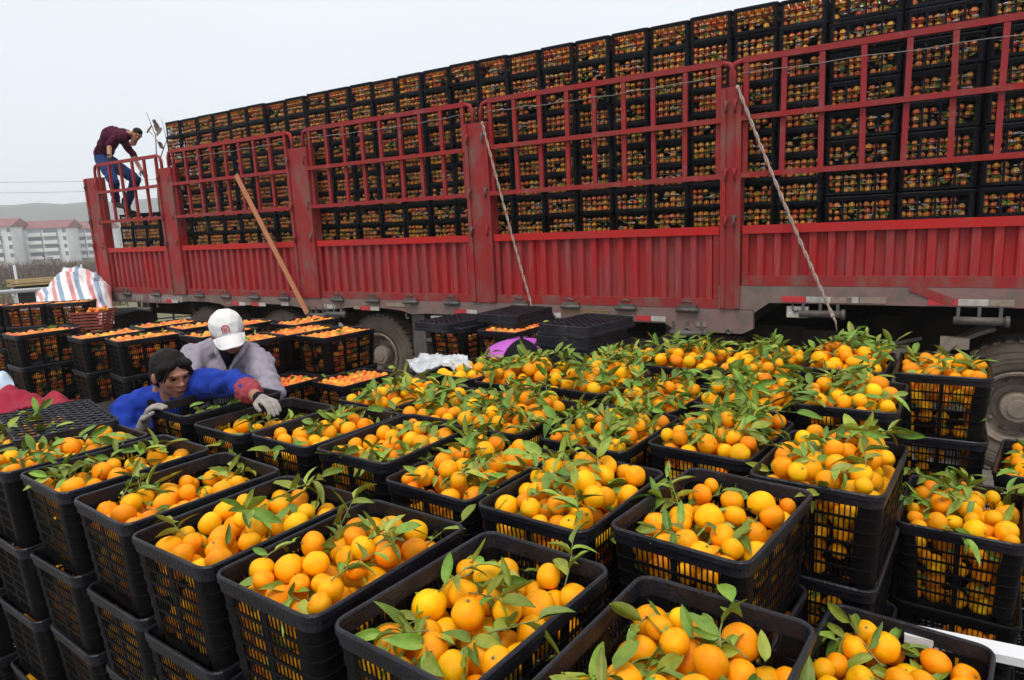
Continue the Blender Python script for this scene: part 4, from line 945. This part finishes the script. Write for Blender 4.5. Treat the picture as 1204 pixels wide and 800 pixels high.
def hand(root, wrist, dirv, palm_n, m_, size=1.0, curl=.5, name='glove', thumb=1):
    """palm and five separate curled fingers"""
    d_ = Vector(dirv).normalized(); n = Vector(palm_n); n = (n - d_ * n.dot(d_)).normalized(); s_ = d_.cross(n) * thumb; w_ = Vector(wrist); k = size
    ch = [[(w_ - d_ * .03 * k, .026 * k), (w_ + d_ * .02 * k, .027 * k)]]; el = []
    for i, (off, ln) in enumerate(((-.032, .066), (-.011, .076), (.011, .072), (.030, .056))):
        b = w_ + d_ * (.085 * k) + s_ * off * k; ch.append([(w_ + d_ * .02 * k + s_ * off * .5 * k, .017 * k), (b, .0125 * k)])
        p = b; dd = d_.copy(); c_ = [(p, .0112 * k)]
        for q, f_ in ((.45, .9), (.32, 1.1), (.23, .9)):
            dd = (dd * math.cos(curl * f_) + n * math.sin(curl * f_)).normalized(); nn = n; p = p + dd * ln * q * 1.05 * k; c_.append((p, (.0105 - .001 * len(c_)) * k))
        ch.append(c_)
    t0 = w_ + d_ * .025 * k - s_ * .028 * k
    t1 = t0 + (d_ * .6 - s_ * .8).normalized() * .036 * k + n * .008 * k; t2 = t1 + (d_ * .9 - s_ * .2 + n * .4).normalized() * .030 * k; t3 = t2 + (d_ * .9 + s_ * .25 + n * .5).normalized() * .022 * k
    ch.append([(t0, .016 * k), (t1, .0125 * k), (t2, .0115 * k), (t3, .010 * k)])
    return blob(name, m_, ch, el, .0042 * k, root, 2)
def person(label): r_ = empty('person', (0, 0, 0)); tag(r_, label, 'person'); return r_
CAMP = Vector((0, 0, EYE))
# woman in blue, bent over the crates
wr = person('person in a blue jacket with red cuff leaning over crates, reaching for an orange')
hc = at(202, 440, 3.44); nk = at(189, 466, 3.55); sR = at(150, 483, 3.52); sL = at(236, 452, 3.50); pel = at(128, 548, 3.95); chest = at(185, 492, 3.62)
el_ = at(278, 450, 3.27); wl = at(303, 467, 3.02); er = at(146, 530, 3.38); wrr = at(170, 507, 3.20)
fw = (at(256, 474, 3.18) - hc).normalized(); HMW = frame(hc, fw, Vector((-.12, .0, 1))) @ Matrix.Scale(1.10, 4)
def hairw(HM):
    blob('hair', 'hair', [], [((0, -.022, .034), (.084, .096, .086), None), ((0, -.052, -.010), (.080, .062, .082), None), ((0, -.082, -.060), (.050, .042, .050), None), ((.034, .040, .062), (.044, .042, .026), Matrix.Rotation(.3, 3, 'Y')), ((-.034, .038, .060), (.046, .046, .028), Matrix.Rotation(-.3, 3, 'Y')), ((-.068, .022, .020), (.012, .028, .040), None), ((.068, .020, .020), (.012, .028, .040), None)], .0055, wr, 3, .0025, 60, M_=HM)
    blob('hair_lock', 'hair', [[((-.045, .074, .060), .010), ((-.058, .078, .022), .008), ((-.056, .074, -.018), .004)]], [], .004, wr, 1, M_=HM)
    blob('hair_lock', 'hair', [[((.040, .075, .062), .009), ((.060, .070, .020), .006), ((.064, .064, -.01), .003)]], [], .004, wr, 1, M_=HM)
head_parts(wr, HMW, 'skinw', hairw)
blob('body', 'skinw', [[(nk, .052), (hc - fw * .02, .05)], [(el_, .036), (wl, .029)], [(er, .036), (wrr, .03)]], [], .008, wr)
blob('jacket', 'blue', [[(pel, .17), (chest, .165), (nk + Vector((0, .02, -.06)), .10)], [(sR, .085), (chest, .13), (sL, .085)], [(sR, .082), (er, .062), (wrr.lerp(er, .25), .048)], [(sL, .082), (el_, .060), (el_.lerp(wl, .62), .050)], [(sL, .08), (nk, .075), (sR, .08)]], [], .011, wr, 3, .016, 19)
blob('collar', 'blackc', [[(nk + Vector((-.06, -.03, .01)), .035), (nk + Vector((0, -.07, -.03)), .035), (nk + Vector((.07, -.03, .0)), .035)]], [], .008, wr, 2, .006, 25)
blob('cuff', 'cuff', [[(el_.lerp(wl, .50), .060), (el_.lerp(wl, .74), .050)]], [], .007, wr, 2, .006, 50)
blob('cuff', 'basket', [[(wrr.lerp(er, .35), .044), (wrr.lerp(er, .02), .036)]], [], .007, wr, 2, .006, 50)
hand(wr, wl + (at(330, 479, 2.90) - wl).normalized() * .03, at(330, 479, 2.90) - wl, (0, -.1, -1), 'glove', .88, .5)
hand(wr, at(169, 497, 3.17), at(178, 480, 3.16) - at(169, 499, 3.17), (1, .15, -.35), 'glove', .92, .85)
blob('glove_cuff', 'blackc', [[(wl + (at(330, 479, 2.90) - wl).normalized() * .010, .029), (wl + (at(330, 479, 2.90) - wl).normalized() * .020, .029)]], [], .006, wr, 1)
blob('trousers', 'blackc', [[(pel + Vector((0, 0, .0)), .16), (pel + Vector((-.10, .02, -.08)), .12), (Vector((pel.x - .14, pel.y + .0, .5)), .085), (Vector((pel.x - .16, pel.y + .08, .10)), .06)], [(pel, .15), (pel + Vector((.10, .02, -.08)), .12), (Vector((pel.x + .12, pel.y - .05, .5)), .085), (Vector((pel.x + .12, pel.y + .05, .10)), .06)]], [], .018, wr)
for sx in (-.16, .12): blob('shoe', 'blackc', [[(Vector((pel.x + sx, pel.y + .06, .05)), .048), (Vector((pel.x + sx + .02, pel.y - .12, .04)), .038)]], [], .012, wr)
# person in lavender jacket and white cap
mr_ = person('person in a lavender grey jacket and white cap with a red emblem, head bowed')
hc = at(268, 391, 4.22); nk = at(266, 402, 4.36); sA = at(229, 420, 4.36); sB = at(304, 426, 4.30); pel = at(262, 495, 4.80); chest = at(266, 440, 4.46)
fw = (at(277, 425, 3.92) - hc).normalized(); HMM = frame(hc, fw, Vector((-.02, -.35, 1))) @ Matrix.Scale(1.17, 4)
def capf(HM):
    cap = blob('cap', 'capw', [], [((0, -.008, .040), (.090, .106, .088), None), ((0, -.02, .02), (.089, .099, .07), None), ((0, .018, .030), (.078, .090, .062), None)], .006, mr_, 2, .0015, 30, cut=[(Vector((0, 0, -.006)), Vector((0, .25, -1)))], M_=HM)
    mb = MB(); n, m_ = 12, 7; V_ = []
    for top in (0, .004):
        for j in range(m_):
            for i in range(n + 1):
                u = -1 + 2 * i / n; t = j / (m_ - 1); x = u * .080 * (1 - .10 * t); y = .060 + .036 * (1 - u * u) + t * .092 * (1 - u ** 4 * .75); z = .034 - t * .034 - .030 * u * u + top
                V_.append(HM @ Vector((x, y, z)))
    k2 = m_ * (n + 1); Fq = []
    for j in range(m_ - 1):
        for i in range(n): a = j * (n + 1) + i; Fq += [(a, a + n + 1, a + n + 2, a + 1), (k2 + a, k2 + a + 1, k2 + a + n + 2, k2 + a + n + 1)]
    edge = [j * (n + 1) for j in range(m_)] + [(m_ - 1) * (n + 1) + i for i in range(1, n + 1)] + [j * (n + 1) + n for j in range(m_ - 2, -1, -1)]
    for a, b in zip(edge, edge[1:]): Fq.append((a, b, k2 + b, k2 + a))
    mb.add(V_, Fq, True); mb.build('cap_brim', M['capw'], cap)
    mb = MB()                                              # emblem: rounded red crest with a white notch and bars
    def on(u, v):
        u = u * 1.12 + .006; v = .060 + (v - .060) * 1.12
        d2 = Vector((u, 1.0, v)); a = u / .088; zc = (v - .040) / .085; y = -.008 + .103 * math.sqrt(max(0, 1 - a * a - zc * zc)) + .0062; return HM @ Vector((u, y, v))
    def quad(u0, v0, u1, v1):
        for a in range(2): mb.add([on(u0 + (u1 - u0) * (a) / 2, v0), on(u0 + (u1 - u0) * (a + 1) / 2, v0), on(u0 + (u1 - u0) * (a + 1) / 2, v1), on(u0 + (u1 - u0) * a / 2, v1)], [(0, 1, 2, 3)])
    def arc(r0, r1, a0, a1, cu, cv):
        n = 10
        for k in range(n):
            p0, p1 = R(a0 + (a1 - a0) * k / n), R(a0 + (a1 - a0) * (k + 1) / n)
            mb.add([on(cu + r0 * math.cos(p0), cv + r0 * math.sin(p0)), on(cu + r1 * math.cos(p0), cv + r1 * math.sin(p0)), on(cu + r1 * math.cos(p1), cv + r1 * math.sin(p1)), on(cu + r0 * math.cos(p1), cv + r0 * math.sin(p1))], [(0, 1, 2, 3)])
    arc(.0135, .0185, -15, 195, 0, .066); quad(-.0165, .052, -.011, .064); quad(.011, .052, .0165, .064); quad(-.006, .053, -.001, .073); quad(.003, .053, .008, .073); quad(-.006, .062, .008, .066); quad(-.006, .053, .008, .0565); quad(-.02, .046, .02, .0485)
    mb.build('cap_emblem', M['logo'], cap)
    blob('hair', 'hair', [], [((0, -.045, -.02), (.080, .062, .060), None)], .007, mr_, 2, M_=HM)
head_parts(mr_, HMM, 'skinw', capf)
aL = at(322, 466, 4.02); aL2 = at(300, 515, 3.80); aR = at(214, 470, 4.1); aR2 = at(235, 515, 3.8)
blob('body', 'skinw', [[(nk, .055), (hc, .05)], [(aL, .035), (aL2, .03)], [(aR, .035), (aR2, .03)]], [], .01, mr_)
blob('jacket', 'lav', [[(pel, .19), (chest, .17)], [(sA, .095), (chest + Vector((0, .04, .05)), .13), (sB, .095)], [(sA, .09), (nk + Vector((0, .05, -.03)), .075), (sB, .09)], [(sA, .088), (aR, .062), (aR2, .048)], [(sB, .088), (aL, .062), (aL2, .048)]], [], .011, mr_, 3, .018, 18)
# dark shirt in the open collar and the two lapels
ch0 = at(267, 408, 4.20); ch1 = at(268, 436, 4.245)
blob('shirt', 'blackc', [[(at(263, 404, 4.27), .052), (at(267, 417, 4.235), .042), (at(268, 432, 4.265), .016)]], [], .008, mr_, 2, .004, 30)
blob('lapel', 'lav', [[(at(251, 399, 4.30), .018), (at(255, 414, 4.205), .016), (at(265, 434, 4.20), .010)]], [], .006, mr_, 2, .004, 40)
blob('lapel', 'lav', [[(at(290, 404, 4.30), .018), (at(283, 416, 4.20), .016), (at(271, 434, 4.20), .010)]], [], .006, mr_, 2, .004, 40)
blob('trousers', 'blackc', [[(pel, .15), (pel + Vector((-.12, .05, -.1)), .12), (Vector((pel.x - .13, pel.y, .5)), .085), (Vector((pel.x - .13, pel.y + .1, .08)), .06)], [(pel, .15), (pel + Vector((.12, .05, -.1)), .12), (Vector((pel.x + .13, pel.y, .5)), .085), (Vector((pel.x + .13, pel.y + .1, .08)), .06)]], [], .02, mr_)
for sx in (-.13, .13): blob('shoe', 'blackc', [[(Vector((pel.x + sx, pel.y + .08, .05)), .048), (Vector((pel.x + sx + .02, pel.y - .10, .04)), .038)]], [], .012, mr_)
hand(mr_, aL2, Vector((-.3, -.6, -.5)), (-.5, 0, -.6), 'glove', 1.0, .5); hand(mr_, aR2, Vector((.3, -.6, -.5)), (.5, 0, -.6), 'glove', 1.0, .5, thumb=-1)
# man on the truck tail
def atT(px, py, y):
    d_ = at(px, py, 1) - CAMP; n = Vector((nx, ny, 0)); return CAMP + d_ * ((6.5 + y) / d_.dot(n))
tm = person('person in plum jumper and blue jeans bending over the rail on the truck tail')
hc = atT(161, 158.5, .55); nk = atT(150.5, 157, .60); sF = atT(146, 161, .40); sB2 = atT(143, 161, .80); up_ = atT(132, 159, .62); pel = atT(121, 186, .62)
kn1 = atT(134, 215, .35); f1 = atT(137, 243, .45); kn2 = atT(160, 211, .80); f2 = atT(150, 250, .85)
fw = (atT(172, 170, .45) - atT(160, 158, .55)).normalized(); HMT = frame(hc, fw + Vector((0, -.25, 0)), Vector((.5, 0, 1)))
def hairt(HM): blob('hair', 'hair', [], [((0, -.016, .048), (.082, .098, .072), None), ((0, -.05, .0), (.080, .06, .07), None)], .009, tm, 2, M_=HM)
head_parts(tm, HMT, 'skin', hairt)
eR = atT(128.5, 172, .25); hR = atT(128.5, 185, .02); eL = atT(157, 184, .70); hL = atT(167, 202, .62)
blob('body', 'skin', [[(nk, .058), (hc, .05)], [(eR, .042), (hR, .034)], [(eL, .042), (hL, .034)]], [], .012, tm)
blob('jumper', 'plum', [[(pel + Vector((0, 0, .06)), .15), (up_, .165), (nk + Vector((-.03, 0, -.03)), .10)], [(sF, .085), (up_, .13), (sB2, .085)], [(sF.lerp(up_, .5), .09), (eR + Vector((0, 0, .04)), .066)], [(sB2, .085), (eL, .062)]], [], .015, tm, 3, .02, 9)
blob('jeans', 'jeans', [[(pel, .15), (kn1, .090), (f1 + Vector((0, 0, .10)), .070)], [(pel, .15), (kn2, .090), (f2 + Vector((0, 0, .14)), .068)]], [], .015, tm, 3, .016, 12)
blob('boot', 'blackc', [[(f2 + Vector((0, 0, .22)), .078), (f2, .062), (f2 + Vector((.14, -.03, -.02)), .05)]], [], .014, tm); blob('shoe', 'greycloth', [[(f1 + Vector((0, 0, .04)), .058), (f1 + Vector((.14, -.03, -.01)), .045)]], [], .014, tm)
hand(tm, hR, Vector((.25, -.1, -1)), (1, 0, -.1), 'gloved', 1.05, .7); hand(tm, hL, atT(173, 207, .6) - hL, (.2, 0, -1), 'gloved', 1.05, .5)
# legs of someone standing on the far side of the truck
lg = person('person in blue jeans and dark jacket standing deep behind the truck wheel bay'); q = atT(1010, 380, 1.15)
blob('jeans', 'jeans', [[(Vector((q.x, q.y, 1.05)), .12), (Vector((q.x - .03, q.y, .5)), .09), (Vector((q.x - .05, q.y, .1)), .07)], [(Vector((q.x + .12, q.y + .1, 1.05)), .12), (Vector((q.x + .16, q.y + .1, .5)), .09), (Vector((q.x + .16, q.y + .1, .1)), .07)]], [], .02, lg, 3, .015, 10)
blob('jacket', 'blackc', [[(Vector((q.x + .05, q.y + .05, 1.1)), .17), (Vector((q.x + .05, q.y + .05, 1.45)), .19)], [(Vector((q.x + .2, q.y - .02, 1.4)), .07), (Vector((q.x + .26, q.y - .08, 1.1)), .055)]], [], .02, lg)
hand(lg, Vector((q.x + .27, q.y - .09, 1.06)), Vector((.3, -.1, -.6)), (-1, 0, 0), 'skin', 1, .4, name='hand')
for sx, sy in ((-.05, 0), (.16, .1)): blob('shoe', 'blackc', [[(Vector((q.x + sx, q.y + sy, .05)), .05), (Vector((q.x + sx, q.y + sy - .14, .04)), .04)]], [], .014, lg)
# person under a magenta and black sun hat bent behind the crates
hp = person('person bent low behind the crates under a magenta and black sun hat'); q = at(614, 415, 4.55); q.z += .03
def petal(a0, a1, m_, nm):
    mb = MB(); n, m2 = 8, 7; V_ = []
    for th_ in (0, .006):
        for j in range(m2 + 1):
            for i in range(n + 1):
                a = R(a0 + (a1 - a0) * i / n); t = j / m2; r_ = .25 * math.sin(t * PI / 2 * .96); V_.append((q.x + r_ * math.cos(a), q.y + r_ * math.sin(a), q.z + .095 * math.cos(t * PI / 2) - .03 + th_ - .010 * abs(math.sin(PI * i / n)) * 0))
    k2 = (m2 + 1) * (n + 1); Fq = []
    for j in range(m2):
        for i in range(n): a = j * (n + 1) + i; Fq += [(a, a + 1, a + n + 2, a + n + 1), (k2 + a, k2 + a + n + 1, k2 + a + n + 2, k2 + a + 1)]
    mb.add(V_, Fq, True); mb.build(nm, M[m_], hp)
for k in range(6): petal(-120 + 60 * k + 1, -60 + 60 * k - 1, 'magenta' if k % 2 else 'blackc', 'hat_panel')
blob('hat_button', 'blackc', [[(q + Vector((0, 0, .075)), .014), (q + Vector((0, 0, .09)), .010)]], [], .005, hp)
blob('body', 'skinw', [], [((q.x, q.y, q.z - .05), (.08, .09, .10), None)], .012, hp)
blob('jacket', 'blackc', [[(q + Vector((.0, .10, -.16)), .11), (q + Vector((.1, .40, -.30)), .17), (Vector((q.x + .1, q.y + .55, .85)), .16)], [(q + Vector((-.18, .15, -.26)), .09), (q + Vector((-.2, -.02, -.5)), .06)], [(q + Vector((.2, .15, -.26)), .09), (q + Vector((.24, 0, -.5)), .06)]], [], .018, hp, 3, .01, 8)
blob('trousers', 'blackc', [[(Vector((q.x + .02, q.y + .55, .85)), .13), (Vector((q.x, q.y + .5, .1)), .07)], [(Vector((q.x + .2, q.y + .55, .85)), .13), (Vector((q.x + .22, q.y + .5, .1)), .07)]], [], .02, hp)
# ------------------------------------------------------------------ loose things in the yard
def lid_stack(e1_, e2_, ztop, n, da, label, sc_=1.0, step=.052, loc=None, jig=2.0, group=None):
    p = loc or FW(e1_, e2_)
    for k in range(n):
        rz = -TH - R(da) + R(random.uniform(-jig, jig)); x, y = p.x + random.uniform(-.012, .012), p.y + random.uniform(-.012, .012)
        root = crate(KF, (x, y, ztop - step * k), rz, (label if k == 0 else label.replace('topmost', ORD[k + 1] + ' from top')), group or 'empty crates piled upside down', True, 'empty_crate', 'crate', tilt=2); root.scale = (sc_, sc_, 1)
TRAYS = [(-2.22, 3.74, TOPZ + .135, 5, 3, 'black lattice tray, topmost of the pile beside the magenta hat'), (-3.22, 4.32, TOPZ + .085, 2, 2, 'flat black lattice tray, topmost over the full crates by the tool box'), (-3.60, 4.02, TOPZ + .045, 1, 7, 'flat black lattice tray lying crooked on the full crate by the tool box')]
def slab_tray(loc, rz, L, S, label, z, group=None, name='upturned_crate'):
    """shallow upturned crate base with a woven lattice"""
    root = empty(name, loc, rz); tag(root, label, 'crate' if name == 'upturned_crate' else 'tray', group)
    mb = MB(); loft(mb, S, L, .045, [(.018, z), (.012, z - .003), (.010, z - .048), (.001, z - .051), (.0, z - .066), (.008, z - .066), (.014, z - .05), (.02, z - .006)]); mb.build('side_band', M['blackrim'], root)
    mb = MB(); n = 22
    for k in range(n + 1):
        for sg in (1, -1):
            u = -L + 2 * L * k / n; a = Vector((-S / 2 + .01, u, 0)); b = Vector((S / 2 - .01, u + sg * S * .8, 0))
            t0, t1 = 0, 1; d_ = b - a
            for lim in (-L / 2 + .01, L / 2 - .01):
                pass
            lo, hi = -L / 2 + .012, L / 2 - .012
            ts = sorted([(lo - a.y) / d_.y, (hi - a.y) / d_.y]); t0, t1 = max(0, ts[0]), min(1, ts[1])
            if t1 - t0 > .03: p0, p1 = a + d_ * t0, a + d_ * t1; mb.bar((p0.x, p0.y, z - .006 - .001 * sg), (p1.x, p1.y, z - .006 - .001 * sg), .007, .006)
    mb.build('lattice', M['blackrim'], root)
    return root
for e1_, e2_, zt_, n_t, da_, lb_ in TRAYS:
    p_ = FW(e1_, e2_)
    for k in range(n_t):
        slab_tray((p_.x + random.uniform(-.02, .02), p_.y + random.uniform(-.02, .02), zt_ - .068 * (k + 1)), -TH - R(da_ + random.uniform(-4, 4)), .56, .41, lb_ if k == 0 else lb_.replace('topmost', ORD[k + 1] + ' from top'), .075, 'black lattice trays piled behind the open crates', 'lattice_tray')
for k in range(4): crate(KF, (FW(-2.22, 3.78).x, FW(-2.22, 3.78).y, TOPZ + .135 - .062 * 5 - CH * (k + 1) + .02), -TH, None, '')
pc = at(66, 488, 3.02)
slab_tray((pc.x - .02, pc.y + .02, 0), R(53 - 10), .62, .40, 'shallow black crate turned upside down in front of the crimson cloth', TOPZ + .02)
crate(KF, (pc.x - .02, pc.y + .06, TOPZ - .065 - CH), R(53 - 10), 'black crate under the upturned crate before the crimson cloth', 'crates in the lower layers of the yard stacks')
# cloths and bags
def cloth(name, label, cat, m_, pts, nu, nv, hfun, th_=.01):
    (a, b, c, d_) = [Vector(p) for p in pts]; V_ = []; mb = MB()
    for top in (0, 1):
        for j in range(nv + 1):
            for i in range(nu + 1):
                u, v = i / nu, j / nv; p = a.lerp(b, u).lerp(d_.lerp(c, u), v); p.z += hfun(u, v, p) - (th_ if top == 0 else 0); V_.append(p)
    k2 = (nu + 1) * (nv + 1); Fq = []
    for j in range(nv):
        for i in range(nu): q_ = j * (nu + 1) + i; Fq += [(q_, q_ + nu + 1, q_ + nu + 2, q_ + 1), (k2 + q_, k2 + q_ + 1, k2 + q_ + nu + 2, k2 + q_ + nu + 1)]
    ed = [i for i in range(nu + 1)] + [(j + 1) * (nu + 1) + nu for j in range(nv)] + [nv * (nu + 1) + i for i in range(nu - 1, -1, -1)] + [j * (nu + 1) for j in range(nv - 1, -1, -1)]
    for s_, t in zip(ed, ed[1:]): Fq.append((s_, t, k2 + t, k2 + s_))
    mb.add(V_, Fq, True); o_ = mb.build(name, M[m_] if isinstance(m_, str) else m_)
    if label: tag(o_, label, cat)
    return o_
def hump(cx, cy, wx, wy, h): return lambda u, v, p: h * math.exp(-((u - cx) / wx) ** 2 - ((v - cy) / wy) ** 2)
def fold(a, s_, seed=0): return lambda p: a * noise.noise(Vector((p.x * s_, p.y * s_, seed))) + a * .8 * abs(noise.noise(Vector((p.x * s_ * 2.2, p.y * s_ * 2.2, seed + 5))))
f1_ = fold(.05, 7); h1 = hump(.35, .5, .3, .5, .10); h2 = hump(.88, .5, .13, .5, .09)
cloth('crimson_cloth', 'crumpled crimson cloth heaped behind the upturned crate', 'cloth', 'redcloth', [at(-25, 482, 3.7), at(86, 482, 3.75), at(84, 464, 4.05), at(-20, 462, 4.05)], 40, 20, lambda u, v, p: h1(u, v, p) + h2(u, v, p) + f1_(p) - .04 - .05 * (abs(u - .5) * 2) ** 6)
fb = fold(.06, 9, 3)
cloth('plastic_bag', 'pale blue plastic bag rising at the picture edge behind the crimson cloth', 'bag', 'palebag', [at(-40, 478, 3.95), at(22, 476, 4.0), at(16, 455, 4.2), at(-30, 452, 4.2)], 24, 16, lambda u, v, p: .13 * math.sin(PI * v) * (.5 + .5 * math.sin(PI * u)) + fb(p))
mb = MB(); pq = FW(-4.15, 1.78); mb.box(-.55, .40, -.25, .25, 0, 1.20); tag(mb.build('cloth_bench', M['dark'], None, (pq.x, pq.y, 0), -TH), 'dark covered bench carrying the crimson cloth and the blue bag', 'bench')
ff = fold(.035, 16, 7)
cloth('plastic_sheet', 'crumpled clear white plastic sheet lying on the rear of an open crate', 'plastic sheet', 'film', [at(486, 441, 4.0), at(556, 440, 3.85), at(549, 424, 4.15), at(478, 428, 4.3)], 36, 18, lambda u, v, p: .02 + ff(p) + .02 * math.sin(PI * u))
fj = fold(.06, 6, 11)
cloth('dark_jacket', 'black jacket dropped in a heap behind the back row of crates', 'jacket', 'blackc', [at(735, 424, 5.0), at(862, 418, 5.1), at(850, 402, 5.6), at(742, 402, 5.5)], 34, 16, lambda u, v, p: .07 * math.sin(PI * u) * math.sin(PI * v) + fj(p) - .02)
lid_stack(-1.55, 4.20, TOPZ - .03, 3, -8, 'black empty crate upside down under the dropped black jacket, topmost of three', 1.0)
# foam strip
a, b = at(1064, 722, 1.78), at(1215, 768, 1.66); a.z = b.z = TOPZ - .325
rt = MB(); rt.bar(a, b, .06, .022); tag(rt.build('foam_strip', M['foam']), 'white foam strip lying between the low crates', 'strip')
# striped tarpaulin heap
tp = M['tarp'] = bpy.data.materials.new('striped_tarp'); tp.use_nodes = True; n_ = tp.node_tree; bs = n_.nodes['Principled BSDF']; bs.inputs['Roughness'].default_value = .45
uvn = n_.nodes.new('ShaderNodeAttribute'); uvn.attribute_name = 'stripe'; uvn.attribute_type = 'GEOMETRY'
rp = n_.nodes.new('ShaderNodeValToRGB'); rp.color_ramp.interpolation = 'CONSTANT'; fr = n_.nodes.new('ShaderNodeMath'); fr.operation = 'FRACT'
cs_ = [(0, (.80, .78, .78)), (.17, (.72, .28, .28)), (.40, (.80, .78, .78)), (.55, (.24, .33, .46)), (.80, (.80, .78, .78))]
els_ = rp.color_ramp.elements; els_[0].position = 0; els_[0].color = (*cs_[0][1], 1); els_[1].position = cs_[1][0]; els_[1].color = (*cs_[1][1], 1)
for ps, cc in cs_[2:]: e_ = els_.new(ps); e_.color = (*cc, 1)
n_.links.new(uvn.outputs['Fac'], fr.inputs[0]); n_.links.new(fr.outputs[0], rp.inputs[0]); n_.links.new(rp.outputs[0], bs.inputs['Base Color'])
ft = lambda p: .10 * noise.noise(p * 3.2) + .11 * abs(noise.noise(Vector((p.x * 5, p.y * 5, 3)))) + .04 * abs(noise.noise(Vector((p.x * 14, p.y * 11, 8))))
P4 = [at(44, 385, 10.4), at(136, 392, 10.6), at(134, 345, 13.2), at(46, 345, 13.0)]
for v_ in P4[:2]: v_.z = .9
to = cloth('striped_tarpaulin', 'red, white and blue striped plastic tarpaulin thrown over a heap by the truck tail', 'tarpaulin', tp, P4, 64, 50, lambda u, v, p: .50 * math.exp(-((u - .66) / .40) ** 4 - ((v - .55) / .45) ** 4) + .2 * math.exp(-((u - .3) / .3) ** 2 - ((v - .4) / .4) ** 2) + ft(p) + .18 * math.exp(-((u - .15) / .2) ** 2 - ((v - .5) / .3) ** 2))
me = to.data; at_ = me.attributes.new('stripe', 'FLOAT', 'POINT')
at_.data.foreach_set('value', [((i % 65) / 64) * 4.2 + .5 * noise.noise(Vector(v.co) * .8) for i, v in enumerate(me.vertices)])
mb = MB(); c_ = sum(P4, Vector()) / 4; mb.box(c_.x - .6, c_.x + .75, c_.y - 1.2, c_.y + 1.2, 0, .95); tag(mb.build('goods_heap', M['dark']), 'dark heap of goods under the striped tarpaulin', 'goods')
# red basket of oranges and bare packing round the tail
p = at(113, 390, 9.3); rb = empty('red_basket', (p.x, p.y, p.z), R(10)); tag(rb, 'flared red slatted basket of oranges in front of the striped tarpaulin', 'basket')
for k in range(7):
    mb = MB(); z = .04 + k * .042; w0 = .15 + .012 * k; loft(mb, 2 * w0, 2 * w0, .03, [(0, z), (0, z - .026), (.008, z - .026), (.008, z)]); mb.build('slat', M['basket'], rb)
for sx in (-1, 1):
    for sy in (-1, 1): mb = MB(); mb.bar((sx * .135, sy * .135, -.01), (sx * .21, sy * .21, .30), .02, .02); mb.build('stake', M['basket'], rb)
mb = MB(); mb.box(-.14, .14, -.14, .14, -.01, .01); mb.build('base', M['basket'], rb)
bo = [((p.x + random.uniform(-.15, .15), p.y + random.uniform(-.15, .15), p.z + .27 + random.uniform(0, .05)), .032) for _ in range(26)]
merged_spheres('basket_oranges', bo, tri_template(10, 7, 4), M['orange_far'], 'small oranges heaped in the red basket')
mb = MB(); mb.box(-.25, .25, -.25, .25, 0, p.z - .012); tag(mb.build('stand', M['dark'], None, (p.x, p.y, 0), R(10)), 'dark stand under the red basket', 'stand')
q = atT(178, 240, .9); mb = MB()
cloth('grey_tarpaulin', 'grey tarpaulin hanging behind the man on the truck tail', 'tarpaulin', 'greycloth', [TW(-11.35, 1.3, 2.62), TW(-10.5, 1.3, 2.62), TW(-10.5, 1.45, 3.12), TW(-11.2, 1.45, 3.1)], 20, 12, lambda u, v, p: .03 * noise.noise(p * 4))
# ------------------------------------------------------------------ haze over the valley
hz = bpy.data.materials.new('haze'); hz.use_nodes = True; hn = hz.node_tree; hn.nodes.clear()
pv = hn.nodes.new('ShaderNodeVolumePrincipled'); pv.inputs['Color'].default_value = (.97, .985, 1.0, 1); pv.inputs['Density'].default_value = .00075; pv.inputs['Anisotropy'].default_value = .0
ho = hn.nodes.new('ShaderNodeOutputMaterial'); hn.links.new(pv.outputs[0], ho.inputs['Volume'])
mb = MB(); mb.box(-1500, 300, -120, 1700, -12, 66); hb = mb.build('haze', hz); tag(hb, 'pale winter haze over the valley', kind='stuff')
